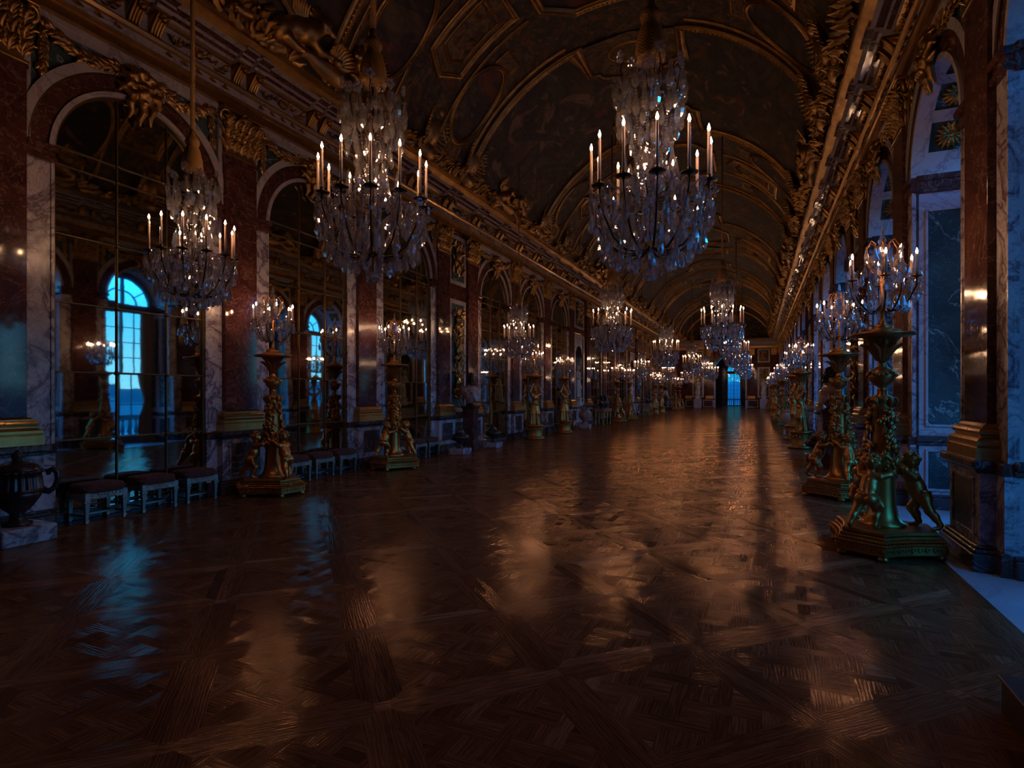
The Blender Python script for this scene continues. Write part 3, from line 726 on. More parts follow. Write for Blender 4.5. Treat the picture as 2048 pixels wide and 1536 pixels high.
# ---- window reveals and windows
def rosette():
    mb = MB()
    for n, r0, L, w_, c, h in ((16, .03, .17, .07, -.5, .02), (14, .02, .12, .055, -.3, .04), (10, .01, .07, .04, .3, .055)):
        for i in range(n):
            a = 2*PI*i/n+n; mb.leaf((h, r0*math.cos(a), r0*math.sin(a)), (.35, math.cos(a), math.sin(a)), (1, 0, 0), w_, L, c, 0, 1, 6)
    mb.ball((.06, 0, 0), .035, 0, 10, 6)
    mb.tube([(.03, .055*math.cos(a), .055*math.sin(a)) for a in np.linspace(0, 2*PI, 17)[:-1]], .012, 5, closed=True)
    return mb.mesh('rosette', [M['gold']])
ros_me = rosette()
X0_, X1_ = .0, 1.12                  # depth of the reveal, measured outwards from the wall face
def reveal(sg):
    mb = MB(); y0 = HW
    def B(x0, x1, z0, z1, d, m, b=.004): mb.box(x0, x1, sg*(y0-d), sg*(y0+.045), z0, z1, m, b)
    B(X0_, X1_, 0, .17, .05, 2, .012); B(X0_, X1_, .17, .21, .03, 2, .01)
    B(X0_, X1_, .21, .93, 0, 0)
    B(X0_, X1_, .93, .98, .025, 2, .01); B(X0_, X1_, .98, 1.07, .045, 2, .015)
    B(X0_, X1_, 1.07, 4.64, 0, 0)
    for z0, z1 in ((.30, .84), (1.24, 4.36)):
        for xa, xb in ((.15, .55), (.72, .95)):
            B(xa, xb, z0, z1, .004, 1, 0)
            B(xa-.035, xa, z0-.035, z1+.035, .022, 0); B(xb, xb+.035, z0-.035, z1+.035, .022, 0); B(xa, xb, z0-.035, z0, .022, 0); B(xa, xb, z1, z1+.035, .022, 0)
    B(X0_, X1_, 4.64, 4.70, .03, 3, .01); B(X0_, X1_, 4.70, 4.82, .015, 3); B(X0_, X1_, 4.82, 4.90, .045, 3, .015)
    return mb.mesh('side_reveal', [M['white'], M['green'], M['dado'], M['red']])
revs = [reveal(1), reveal(-1)]
def soffit():
    mb = MB(); n = 60
    def P(a, x, d=0): r = HW-d; return (x, r*math.cos(a), SPR+r*math.sin(a))
    cof = [math.radians(v) for v in (30, 60, 90, 120, 150)]; ha = math.radians(10.5); xa, xb = .14, .64
    bk = sorted(set([0, PI]+[c+s_*ha for c in cof for s_ in (-1, 1)]))
    for a, b_ in zip(bk[:-1], bk[1:]):
        incof = any(abs((a+b_)/2-c) < ha*.9 for c in cof)
        As = np.linspace(a, b_, 5)
        for x0, x1, d in ((X0_, xa, 0), (xa, xb, -.045 if incof else 0), (xb, X1_, 0)):
            mb.grid([[P(q, x0, d), P(q, x1, d)] for q in As], 1 if d else 0, True)
        if incof:
            for q in (a, b_): mb.add([P(q, xa), P(q, xb), P(q, xb, -.045), P(q, xa, -.045)], [(0, 1, 2, 3)], 2)
            for x in (xa, xb): mb.grid([[P(q, x), P(q, x, -.045)] for q in As], 2)
    mb.grid([[P(q, X0_, -.05), P(q, X1_, -.05)] for q in np.linspace(0, PI, 24)], 0)
    return mb.mesh('soffit', [M['white'], M['green'], M['goldflat']]), cof, .39
soff_me, cofs, cofx = soffit()
def window():
    mb = MB(); d = .035; W_ = HW
    for sg in (1, -1):
        mb.box(-d, d, sg*(W_-.16), sg*(W_+.03), 0, SPR, 0, .01)
        mb.box(-d-.02, d+.02, sg*.045, sg*.0, .05, 4.55, 0, .008)
        mb.box(-d, d, sg*(W_-.24), sg*(W_-.16), .05, 4.55, 0, .008)
        for k in (0,):
            x = .045+(W_-.24-.045)/2
            mb.box(-.018, .018, sg*(x-.014), sg*(x+.014), .28, 4.5, 0)
        mb.box(-d, d, sg*.045, sg*(W_-.24), .05, .30, 0, .008)
        for i in range(1, 9): mb.box(-.018, .018, sg*.045, sg*(W_-.24), .30+i*.525-.013, .30+i*.525+.013, 0)
    mb.box(-d-.03, d+.03, -W_, W_, 4.50, 4.86, 0, .012); mb.box(-d-.05, d+.05, -W_, W_, 4.62, 4.70, 0, .01); mb.box(-d, d, -W_, W_, 0, .07, 0)
    arc_band(mb, W_-.20, W_+.03, -d, d, 0); G = []
    for i in range(25):
        a = PI*i/24; c, s_ = math.cos(a), math.sin(a); G.append([(x, r*c, SPR+r*s_) for x, r in ((-.03, W_-.2), (.03, W_-.2), (.03, W_+.03), (-.03, W_+.03))])
    arc_band(mb, .46, .50, -.02, .02, 0, n=24)
    mb.box(-.03, .03, -.06, .06, SPR, SPR+W_-.1, 0)
    for a in (38, 142, ): pass
    for a in (math.radians(35), math.radians(145)):
        c, s_ = math.cos(a), math.sin(a); mb.tube([(0, .48*c, SPR+.48*s_), (0, .95*c, SPR+.95*s_)], .018, 4, 0, False)
    gl = MB(); gl.box(-.003, .003, -(W_-.16), W_-.16, .06, 4.55, 0)
    gl.add([(0, (W_-.1)*math.cos(a), SPR+(W_-.1)*math.sin(a)) for a in np.linspace(0, PI, 25)], [tuple(range(25))], 0)
    return mb.mesh('window_frame', [M['frame']]), gl.mesh('glass_panes', [M['glass']])
winf, wing = window()
def curtain(sg, W=.50):
    mb = MB(); G = []
    for i, z in enumerate(np.linspace(4.5, .04, 22)):
        t_ = i/21; pinch = 1-.45*math.exp(-((z-1.5)/.5)**2)
        G.append([(-.06*math.sin(k*1.9)*(.5+.5*t_)-.02, sg*(HW-.04-(W*pinch)*k/18), z) for k in range(19)])
    mb.grid(G, 0); H = np.asarray(G)-np.array((.012, 0, 0)); mb.grid(H, 0)
    mb.tube([(-.08, sg*(HW-.03), 1.55), (-.10, sg*(HW-.2), 1.48), (-.06, sg*(HW-.26), 1.5), (.05, sg*(HW-.2), 1.5), (.03, sg*(HW-.03), 1.55)], .018, 6, 1)
    return mb.mesh('curtain', [M['curtain'], M['rope']])
curts = [curtain(1), curtain(-1)]; drawn = curtain(1, .72)  # drawn: unseen curtain of the first window, widened to block blue daylight
for k, y in enumerate(ARCHES):
    for me in revs: obj('side_reveal', me, wr, (XR, y, 0))
    so = obj('soffit', soff_me, wr, (XR, y, 0))
    for a in cofs:
        o = obj('rosette', ros_me, so, (cofx, (HW+.04)*math.cos(a), SPR+(HW+.04)*math.sin(a)), 1.0, label='gilded rosette')
        # petals face the middle of the arch
        from mathutils import Matrix
        n_ = (0, -math.cos(a), -math.sin(a)); o.rotation_euler = Matrix(((n_[0], 1, 0), (n_[1], 0, -n_[2]), (n_[2], 0, n_[1]))).to_euler()
    w_ = obj(f'window_{k+1}', winf, None, (XR+1.10, y, 0), kind=ST, category='window', label=f'tall arched window, {MORD[k]} along the window wall')
    obj('glass_panes', wing, w_)
    for me in ((drawn, curts[1]) if k == 0 else curts): obj('curtain', me, w_, (-.14, 0, 0), label='tan curtain tied back')

# ---- entablature along both walls
EP = [(.0, 6.57, 0), (.13, 6.58, 0), (.13, 6.70, 3), (.16, 6.71, 0), (.17, 6.77, 3), (.145, 6.78, 1), (.145, 6.90, 1), (.19, 6.91, 0), (.22, 6.95, 0), (.22, 6.97, 0), (.13, 6.99, 1), (.13, 7.27, 1),
      (.17, 7.28, 0), (.21, 7.32, 0), (.24, 7.32, 1), (.24, 7.36, 1), (.31, 7.38, 2), (.34, 7.38, 1), (.34, 7.42, 1), (.45, 7.44, 2), (.52, 7.44, 1), (.52, 7.48, 1), (.56, 7.50, 3), (.64, 7.56, 3), (.67, 7.57, 3), (.67, 7.61, 3), (.2, 7.66, 3)]
prof = [(a, z) for a, z, m in EP]; mats = [m for a, z, m in EP[1:]]
EM = [M['goldflat'], M['white'], M['red'], M['gold']]
def console_pair():
    mb = MB()
    for yo in (-.16, .16):
        f = lambda t_: yo+t_
        for k in range(4):
            P = [(.14+.20*t_**1.5+.02, yo-.066+.044*k, 7.00+.27*t_) for t_ in np.linspace(0, 1, 7)]
            mb.tube(P, np.linspace(.020, .026, 7), 6, 3)
        mb.stack([[(.12, yo-.09, z), (.13+.19*((z-7.)/.27)**1.5, yo-.09, z), (.13+.19*((z-7.)/.27)**1.5, yo+.09, z), (.12, yo+.09, z)] for z in np.linspace(7.0, 7.27, 6)], 3)
        for i in range(9):
            a = 2*PI*i/9; mb.leaf((.33, yo, 7.20), (.3, math.cos(a), math.sin(a)), (1, 0, 0), .07, .10, .9, 3, 2, 5)
        mb.ball((.36, yo, 7.20), .035, 3)
        # the cornice breaks forward over each bracket
        pr = [(.0, 7.27), (.36, 7.28), (.36, 7.33), (.40, 7.34), (.40, 7.37), (.46, 7.38), (.46, 7.42), (.55, 7.44), (.58, 7.44), (.58, 7.485), (.0, 7.49)]
        mm = [0, 0, 1, 1, 2, 1, 2, 2, 1, 0]
        mb.sweep(pr, yo-.125, yo+.125, 1, 0, mm); mb.fan(pr, yo-.125, yo+.125, 1, 0, 1)
    return mb.mesh('console_pair', EM)
cons_me = console_pair()
def frieze_relief(seed):
    r = random.Random(seed); mb = MB()
    for sg in (1, -1):
        P = [(.15, sg*(.06+.42*t_), 7.13+.06*math.sin(7*t_)) for t_ in np.linspace(0, 1, 14)]; mb.tube(P, .012, 5)
        for i in range(13):
            t_ = i/12; mb.leaf((.14, sg*(.06+.42*t_), 7.13+.06*math.sin(7*t_)), (.3, sg*.6, r.uniform(-1, 1)), (1, 0, 0), .06, .12, .9, 0, 2, 5)
    mb.lathe([(1e-4, 0), (.06, .01), (.09, .04), (.05, .07), (1e-4, .08)], 10, (.13, 0, 7.13), 0, True, False, ax='x')
    for i in range(8): mb.leaf((.15, 0, 7.13), (.3, math.cos(i*PI/4), math.sin(i*PI/4)), (1, 0, 0), .07, .12, .7, 0, 2, 5)
    for k in range(5):     # small pendant leaves on the white band below
        y = -.5+.25*k
        for a in (-.7, 0, .7): mb.leaf((.15, y, 6.89), (.1, a, -1), (1, 0, 0), .045, .10, .5, 0, 2, 4)
    return mb.mesh('frieze_relief', [M['gold']])
fr_me = frieze_relief(9)
HALF = sorted([p for p in PILS]+[a for a in ARCHES])
LE = YE-YB
for nm, sgn, x, rz in (('trim_1', 1, XL, 0), ('trim_2', -1, XR, PI)):
    mb = MB(); mb.sweep(prof, YB, YE+.05, sgn, x, mats)
    o = obj(nm, mb.mesh('entablature', EM), kind=ST, category='cornice', label='gilded entablature above the mirrors' if sgn > 0 else 'gilded entablature above the windows')
    for i, y in enumerate(HALF):
        obj('console_pair', cons_me, o, (x, y, 0), rz, label='paired gilded brackets')
        if i+1 < len(HALF): obj('frieze_relief', fr_me, o, (x, (y+HALF[i+1])/2, 0), rz, label='gilded scroll relief')

# ---- vault
def vp(a, y, lift=0.): r = RV-lift; return np.array((XV+r*math.cos(a), y, ZV+r*math.sin(a)))
PB = [(2.7, 8.5), (14.2, 20.0), (25.7, 31.4), (37.1, 42.8), (48.5, 54.2), (59.9, 65.6)]
yb = sorted(set([YB]+[v for p in PB for v in p]+[YE+.1])); mb = MB()
aa = np.linspace(A0, PI-A0, 41)
for y0, y1 in zip(yb[:-1], yb[1:]):
    big = any(abs(y0-p[0]) < .01 for p in PB); n = max(2, int((y1-y0)/.8))
    mb.grid([[vp(a, y) for a in aa] for y in np.linspace(y0, y1, n)], 0 if big else 1, True)
for sg, x in ((1, XL), (-1, XR)):      # ledge behind the cornice
    e = vp(A0 if sg < 0 else PI-A0, 0); mb.add([(x, YB, 7.64), (e[0], YB, 7.60), (e[0], YE, 7.60), (x, YE, 7.64)], [(0, 1, 2, 3)], 2)
ceil = obj('ceiling', mb.mesh('ceiling', [M['fresco'], M['fresco2'], M['goldflat']]), kind=ST, category='ceiling', label='painted barrel vault with gilded frames')
def vframe(mb, path, w_=.2, l=.08, closed=False, m=0, beads=True):
    P = np.array([vp(a, y) for a, y in path]); N = np.array([(-math.cos(a), 0, -math.sin(a)) for a, y in path]); k = len(P); G = []
    T = np.roll(P, -1, 0)-np.roll(P, 1, 0)
    if not closed: T[0] = P[1]-P[0]; T[-1] = P[-1]-P[-2]
    sec = [(-.5, -.1), (-.5, .55), (-.38, .8), (-.3, .6), (-.12, .75), (0, 1.1), (.12, .75), (.3, .6), (.38, .8), (.5, .55), (.5, -.1)]
    for i in range(k):
        t_ = nrm(T[i]); sd = nrm(np.cross(t_, N[i])); sc = 1.
        if closed or 0 < i < k-1:
            t1 = nrm(P[i]-P[i-1]); c = max(.5, float(t1 @ t_)); sc = 1/c
        G.append([P[i]+sd*(w_*sc*u)+N[i]*(l*v) for u, v in sec])
    if closed: G.append(G[0])
    mb.grid(G, m, False)
    if beads:
        acc = 0.
        for i in range(k if closed else k-1):
            a, b_ = P[i], P[(i+1) % k]; L = np.linalg.norm(b_-a); d = -acc
            while d < L:
                if d >= 0: mb.octa(a+(b_-a)*(d/L)+N[i]*l*1.05, .030*w_/.2, m, 1.)
                d += .11
            acc = L-(d-.11)
def arcpath(a0, a1, y, n=30): return [(a, y) for a in np.linspace(a0, a1, n)]
def vpatch(mb, ac, yc, rfun, m, lift=.02, n=40, k=6):
    G = []
    for i in range(n+1):
        t_ = 2*PI*i/n; u, v = rfun(t_); G.append([vp(ac+u*q/RV, yc+v*q, lift) for q in np.linspace(0, 1, k)])
    mb.grid(G, m, True, True)
def poly_r(pts):
    pts = [np.array(p, float) for p in pts]; k = len(pts)
    def f(t_): q = (t_/(2*PI) % 1.)*k; i = int(q) % k; return tuple(pts[i]+(pts[(i+1) % k]-pts[i])*(q-int(q)))
    return f
def vclosed(mb, ac, yc, pts, **kw):
    dense = []
    for i in range(len(pts)):
        p, q = np.array(pts[i]), np.array(pts[(i+1) % len(pts)])
        for t_ in np.linspace(0, 1, max(2, int(np.linalg.norm(q-p)/.25)+1))[:-1]: r = p+(q-p)*t_; dense.append((ac+r[0]/RV, yc+r[1]))
    vframe(mb, dense, closed=True, **kw)
def ellipse(a, b, n=28): return [(a*math.cos(2*PI*i/n), b*math.sin(2*PI*i/n)) for i in range(n)]
NW = 1.35/RV
for y0, y1 in PB:
    fr = MB(); pt = MB()
    for yb_, s_ in ((y0, 1), (y1, -1)):
        d = 2.0*s_
        path = arcpath(PI-A0, PI/2+NW, yb_, 22)+[(PI/2+NW-.01, yb_+d*.33), (PI/2+NW*.95, yb_+d*.66), (PI/2+NW*.8, yb_+d*.72)]+[(PI/2+NW*q, yb_+d*(.72+.28*math.cos(q*PI/2/.8)**.5 if abs(q) < .8 else .72)) for q in np.linspace(.75, -.75, 13)]\
            + [(PI/2-NW*.8, yb_+d*.72), (PI/2-NW*.95, yb_+d*.66), (PI/2-NW+.01, yb_+d*.33)]+arcpath(PI/2-NW, A0, yb_, 22)
        vframe(fr, path, .24, .10)
        sub = [((a-PI/2)*RV, y-(yb_+d*.4)) for a, y in path[21:-21]]; vpatch(pt, PI/2, yb_+d*.4, poly_r(sub), 0, .015)
        vclosed(fr, PI/2, yb_+d*.42, ellipse(.62, .42, 22), w_=.10, l=.05)
    o = obj('gilded_frame', fr.mesh('gilded_frame', [M['gold']]), ceil, label='gilded frame round a large dark painting')
    obj('painted_panel', pt.mesh('painted_panel', [M['ochre']]), ceil)
obands = [(b0[1], b1[0]) for b0, b1 in zip(PB[:-1], PB[1:])]+[(-2.6, 2.7)]
for y0, y1 in obands:
    yc = (y0+y1)/2; fr = MB(); pt = MB()
    octa = [(-1.55, -.9), (-.9, -1.5), (.9, -1.5), (1.55, -.9), (1.55, .9), (.9, 1.5), (-.9, 1.5), (-1.55, .9)]
    vpatch(pt, PI/2, yc, poly_r(octa), 0); vclosed(fr, PI/2, yc, octa, w_=.24, l=.10)
    for sg in (1, -1):
        for dy in (-1.65, 1.65):
            ac = PI/2+sg*4.1/RV; e = ellipse(1.05, .68); vpatch(pt, ac, yc+dy, poly_r(e), 0); vclosed(fr, ac, yc+dy, e, w_=.13, l=.07)
            for q in (-1.25, 1.25):
                rc = [(-.18, -.34), (.18, -.34), (.18, .34), (-.18, .34)]
                vpatch(pt, ac+sg*q/RV, yc+dy, poly_r(rc), 1); vclosed(fr, ac+sg*q/RV, yc+dy, rc, w_=.06, l=.04, beads=False)
        ac = PI/2+sg*3.15/RV; rc = [(-1.05, -.62), (.75, -.62), (1.05, 0), (.75, .62), (-1.05, .62)]
        for sc, ww in ((1., .15), (.66, .09)): vclosed(fr, ac, yc, [(u*sc, v*sc) for u, v in rc], w_=ww, l=.06)
        vpatch(pt, ac, yc, poly_r(rc), 1)
        for dy in (-.2, .25): vclosed(fr, ac-.05+dy*.3, yc+dy, ellipse(.14, .14, 12), w_=.06, l=.05, beads=False)
        for dy in (-2.55, 2.55): vframe(fr, arcpath(PI/2+sg*1.5/RV, PI/2+sg*(PI/2-A0), yc+dy, 18), .10, .05)
        for dy in (-.95, .95): vframe(fr, arcpath(PI/2+sg*1.9/RV, PI/2+sg*(PI/2-A0), yc+dy, 18), .08, .05, beads=False)
    obj('gilded_frame', fr.mesh('gilded_frame', [M['gold']]), ceil, label='gilded frames round octagon and oval paintings'); obj('painted_panel', pt.mesh('painted_panel', [M['fresco'], M['ochre']]), ceil)

# gilded sculpture standing on the cornice
def shield_group():
    S = Sculpt((-.15, -.62, 0), (.62, .62, 1.45), .022)
    S.el((.16, 0, .72), (.10, .28, .42), .03); S.el((.22, 0, .72), (.08, .20, .32), .03); r = random.Random(11)
    for i in range(22):
        a = 2*PI*i/22; S.rc((.16, .28*math.cos(a), .72+.42*math.sin(a)), (.22, .36*math.cos(a)+r.uniform(-.03, .03), .74+.50*math.sin(a)), .045, .03, .03)
    for sg in (1, -1):
        for i in range(9): S.rc((.12, sg*.22, 1.05), (.16+.02*i, sg*(.30+.028*i), 1.38-.10*i), .05, .02, .03)
        S.chain([(.12, sg*.25, .30), (.2, sg*.42, .18), (.22, sg*.52, .32), (.18, sg*.42, .42)], [.08, .07, .06, .03], .04)
    S.el((.18, 0, 1.22), (.12, .15, .13), .04)
    for i in range(7): S.rc((.16, 0, 1.24), (.2, .2*math.cos(i*PI/6), 1.26+.16*math.sin(i*PI/6)), .05, .03, .02)
    S.el((.14, 0, .18), (.16, .30, .20), .06)
    mb = MB(); S.into(mb)
    for sg in (1, -1):
        for i in range(16): mb.leaf((.10+r.uniform(0, .12), sg*(.25+.055*i), r.uniform(.02, .42*(1-i/22))), (.3, sg*r.uniform(-.2, 1), r.uniform(.2, 1)), (1, 0, .3), .14, .28, .6, 0, 2, 7)
        for i in range(9): mb.leaf((.18, sg*.20, 1.0-.07*i), (.25, sg, .9-.16*i), (1, 0, 0), .11, .36, .5, 0, 2, 7)
    return mb.mesh('shield_sculpture', [M['gold']])
def pediment_group():
    mb = MB(); rr = random.Random(21); S = Sculpt((-.25, -1.75, -.05), (.75, 1.75, 1.35), .026)
    for i in range(14):           # low curved pediment with scrolled ends
        t_ = -1+2*i/13; u = t_+2/13
        if i < 13: S.rc((.12, 1.25*t_, .06+.34*(1-t_*t_)), (.12, 1.25*u, .06+.34*(1-u*u)), .11, .11, .03)
    S.el((.16, 0, .30), (.16, .55, .22), .06)
    for sg in (1, -1):            # couchant winged lions facing the shell
        S.chain([(.20, sg*1.22, .42), (.24, sg*1.0, .52), (.26, sg*.74, .62), (.26, sg*.62, .72)], [.20, .20, .20, .17], .06)
        S.el((.24, sg*1.26, .36), (.17, .19, .22), .05); S.chain([(.34, sg*1.22, .28), (.42, sg*1.0, .22), (.42, sg*.90, .23)], [.11, .07, .06], .03)
        S.chain([(.34, sg*.70, .52), (.42, sg*.52, .40), (.46, sg*.36, .42)], [.10, .075, .055], .03); S.el((.47, sg*.32, .42), (.06, .08, .05), .02)
        S.el((.30, sg*.50, .86), (.15, .15, .17), .04); S.rc((.34, sg*.44, .84), (.40, sg*.33, .79), .085, .065, .03); S.el((.36, sg*.40, .93), (.05, .05, .03), .02)
        for i in range(16): q = 2*PI*i/16; S.rc((.26, sg*(.56+.10*math.cos(q)), .84+.12*math.sin(q)), (.24, sg*(.62+.22*math.cos(q)), .82+.26*math.sin(q)), .055, .03, .02)
        S.chain([(.2, sg*1.4, .36), (.22, sg*1.58, .30), (.24, sg*1.62, .48), (.22, sg*1.5, .56)], [.06, .05, .045, .06], .02)
    S.into(mb)
    for sg in (1, -1):
        for i in range(11): mb.leaf((.20+.01*i, sg*(.86+.03*i), .68), (.05, sg*(.25+.10*i), 1.-.05*i), (1, 0, 0), .13, .62-.02*i, .25, 0, 2, 8)
        for i in range(7): mb.leaf((.28, sg*(.82+.03*i), .66), (.1, sg*(.3+.12*i), .9), (1, 0, 0), .10, .34, .3, 0, 2, 7)
        for i in range(26):       # heaped leaves trailing off along the cornice
            y = sg*(1.35+1.25*i/25); mb.leaf((.06+rr.uniform(0, .2), y, rr.uniform(.02, .30*(1-i/40))), (.3, sg*rr.uniform(-.3, 1), rr.uniform(.1, 1)), (1, 0, .3), .15, .30, .6, 0, 2, 7)
    for i in range(13):           # shell
        q = PI*i/12; mb.leaf((.30, .05*math.cos(q), .46), (.15, math.cos(q), math.sin(q)+.05), (1, 0, .2), .12, .36, .7, 0, 0, 8)
    mb.ball((.36, 0, .46), .08, 0, 10, 6)
    return mb.mesh('winged_lion_sculpture', [M['gold']])
shield_me, ped_me = shield_group(), pediment_group()
for sg, xx, rz, tr in ((1, XL+.64, (0, .36, 0), 'trim_1'), (-1, XR-.62, (0, .36, PI), 'trim_2')):
    par = bpy.data.objects[tr]
    for p in PB:
        for y in p: obj('winged_lion_sculpture' if y in (8.5, 2.7) else 'shield_sculpture', ped_me if y in (8.5, 2.7) else shield_me, par, (xx, y, 7.60), rz)
    for a, b_ in obands:
        yc = (a+b_)/2
        for dy in ((.75, ) if yc < 12 else (-.1, )): obj('shield_sculpture', shield_me, par, (xx, yc+dy, 7.60), rz, .95)
    for y in PB: obj('winged_lion_sculpture', ped_me, par, (xx, (y[0]+y[1])/2, 7.60), rz, .8)

# ---- ends: back wall, end wall with its open arch, the small room and window beyond
mb = MB(); mb.box(-6, 6.7, YB-.3, YB, 0, 11.2); obj('wall_back', mb.mesh('wall_back', [M['red']]), kind=ST, category='wall', label='plain wall behind the camera')
EX, EW, ESP = .45, 1.55, 4.3
mb = MB(); a_ = EX
def EWB(x0, x1, y0, y1, z0, z1, m, b=0.): mb.box(x0, x1, YE+.05-y1, YE+.05-y0, z0, z1, m, b)     # y0..y1 measured out of the wall towards the room
mb.box(-5.7, EX-EW, YE+.05, YE+.9, 0, 7.7, 0); mb.box(EX+EW, 6.7, YE+.05, YE+.9, 0, 7.7, 0)
n = 24; V = []
for i in range(n+1):
    a = PI*i/n; V.append([(EX+EW*math.cos(a), YE+.05, ESP+EW*math.sin(a)), (EX+EW*math.cos(a), YE+.05, 7.7)])
mb.grid(V, 0)
mb.grid([[(EX+EW*math.cos(a), y, ESP+EW*math.sin(a)) for a in np.linspace(0, PI, n+1)] for y in (YE+.05, YE+.9)], 2)
mb.grid([[(v[0], YE-.02, v[2]) for v in ((EX+r*math.cos(a), 0, ESP+r*math.sin(a)) for a in np.linspace(0, PI, n+1))] for r in (EW, EW+.28)], 2, False)
mb.grid([[(XV+RV*math.cos(a)*q, YE+.08, 7.6+(ZV+RV*math.sin(a)-7.6)*q) for a in np.linspace(A0, PI-A0, 31)] for q in (0, .5, 1)], 3)
for sg in (1, -1):
    x = EX+sg*EW
    EWB(x, x+sg*.16, 0, .1, 0, ESP+.1, 1); EWB(x-sg*.02, x+sg*.55, 0, .12, .95, 1.06, 5, .01)
    px = EX+sg*(EW+.62)
    EWB(px-.33, px+.33, 0, .12, 1.4, 5.8, 4); EWB(px-.42, px+.42, 0, .2, 1.06, 1.4, 6, .03); EWB(px-.36, px+.36, 0, .16, 5.8, 6.55, 6, .05)
    # dado frames
    for x0, x1 in ((EX+sg*(EW+.2), EX+sg*(EW+1.3)), (EX+sg*(EW+1.45), EX+sg*(EW+2.15)), (EX+sg*(EW+2.3), EX+sg*(EW+3.2))):
        xa, xb = min(x0, x1), min(max(x0, x1), 5.2); xa = max(xa, -5.1)
        EWB(xa, xb, 0, .06, .12, .95, 4)
        EWB(xa, xa+.08, 0, .09, .12, .95, 1); EWB(xb-.08, xb, 0, .09, .12, .95, 1); EWB(xa, xb, 0, .09, .12, .2, 1); EWB(xa, xb, 0, .09, .87, .95, 1)
    # tall framed panel with a small framed relief over it
    cx = EX+sg*(EW+1.85)
    for z0, z1 in ((1.2, 4.5), (5.0, 6.5)):
        EWB(cx-.62, cx+.62, 0, .05, z0, z1, 1); EWB(cx-.46, cx+.46, .05, .06, z0+.16, z1-.16, 5)
    px = EX+sg*(EW+2.85)
    EWB(cx-.40, cx+.40, 0, .62, 0, 1.06, 1, .01)
    if abs(px) < 4.9: EWB(px-.28, px+.28, 0, .12, 1.4, 5.8, 4); EWB(px-.36, px+.36, 0, .2, 1.06, 1.4, 6, .03); EWB(px-.3, px+.3, 0, .16, 5.8, 6.55, 6, .05)
mb.sweep([(a, z) for a, z, m in EP], -5.2, 5.36, -1, YE+.05, mats=[{0: 6, 1: 1, 2: 4, 3: 6}[m] for m in mats], axis='x')
we = obj('wall_end', mb.mesh('wall_end', [M['red'], M['white'], M['green'], M['fresco'], M['red'], M['dado'], M['goldflat']]), kind=ST, category='wall', label='far end wall with an open arch')
tr = MB()
for sg in (1, -1):
    t2 = MB(); V0 = tr.n
    for me, in ((tlow,), (thigh,)):
        pass
obj('trophy_relief', tlow, we, (EX+(EW+1.85), YE+.0, 0), -PI/2); obj('trophy_relief', tlow, we, (EX-(EW+1.85), YE+.0, 0), -PI/2)
obj('trophy_relief', thigh, we, (EX+(EW+1.85), YE+.0, 0), -PI/2); obj('trophy_relief', thigh, we, (EX-(EW+1.85), YE+.0, 0), -PI/2)
# the room beyond
mb = MB(); mb.box(-5.2, -5.0, YE+.9, 78.3, 0, 8.2, 0); mb.box(5.4, 5.6, YE+.9, 78.3, 0, 8.2, 0); mb.box(-5.2, 5.6, YE+.9, 78.5, 8.2, 8.4, 1)
ww_, ws = .93, 4.55
mb.box(-5.2, EX-ww_, 78.0, 78.5, 0, 8.2, 0); mb.box(EX+ww_, 5.6, 78.0, 78.5, 0, 8.2, 0)
for i in range(20):
    a, b_ = PI*i/20, PI*(i+1)/20; x0, x1 = EX+ww_*math.cos(a), EX+ww_*math.cos(b_)
    mb.add([(x0, y, z) for y in (78.0, 78.5) for z in (ws+ww_*math.sin(a), 8.2)]+[(x1, y, z) for y in (78.0, 78.5) for z in (ws+ww_*math.sin(b_), 8.2)], [(0, 1, 5, 4), (2, 6, 7, 3), (0, 4, 6, 2)], 0)
mb.box(EX-ww_-.5, EX-ww_-.1, 77.9, 78.0, .1, 4.9, 2)
obj('wall_beyond', mb.mesh('wall_beyond', [M['red'], M['fresco'], M['green']]), kind=ST, category='wall', label='walls of the small room beyond the far arch')
wf = obj('window_20', winf, None, (EX, 78.3, -.28), -PI/2, (1, .86, .985), kind=ST, category='window', label='blue-lit window at the very end of the room beyond')
obj('glass_panes', wing, wf)
# ---- outdoors
mb = MB(); mb.box(6.7, 16, -12, 90, -.3, -.02, 0); mb.box(-8, 16, 78.6, 90, -.3, -.02, 0)
terr = obj('terrace', mb.mesh('terrace', [M['terrace']]), kind=ST, category='terrace', label='stone terrace outside the windows')
mb = MB(); bal = [(.055, .18), (.06, .2), (.035, .24), (.085, .36), (.08, .42), (.035, .6), (.03, .72), (.055, .78), (.055, .82)]
y = -3.
while y < 66:
    mb.lathe(bal, 8, (7.9, y, -.02), 0); y += .24
for k in range(8): mb.lathe(bal, 8, (EX-.85+.24*k, 79.4, -.02), 0)
mb.box(7.76, 8.04, -3.2, 66.2, -.02, .16, 0); mb.box(7.76, 8.04, -3.2, 66.2, .80, .95, 0, .02); mb.box(EX-1.2, EX+1.2, 79.26, 79.54, -.02, .16); mb.box(EX-1.2, EX+1.2, 79.26, 79.54, .8, .95)
obj('balustrade', mb.mesh('balustrade', [M['terrace']]), kind=ST, category='balustrade', label='stone balustrade outside the windows')
mb = MB(); mb.box(16, 900, -700, 800, -6.2, -6, 0); mb.box(-900, 16, 90, 800, -6.2, -6, 0)
obj('ground', mb.mesh('park_ground', [M['park']]), kind=ST, category='ground', label='dark park below the terrace')
mb = MB(); r = random.Random(2)
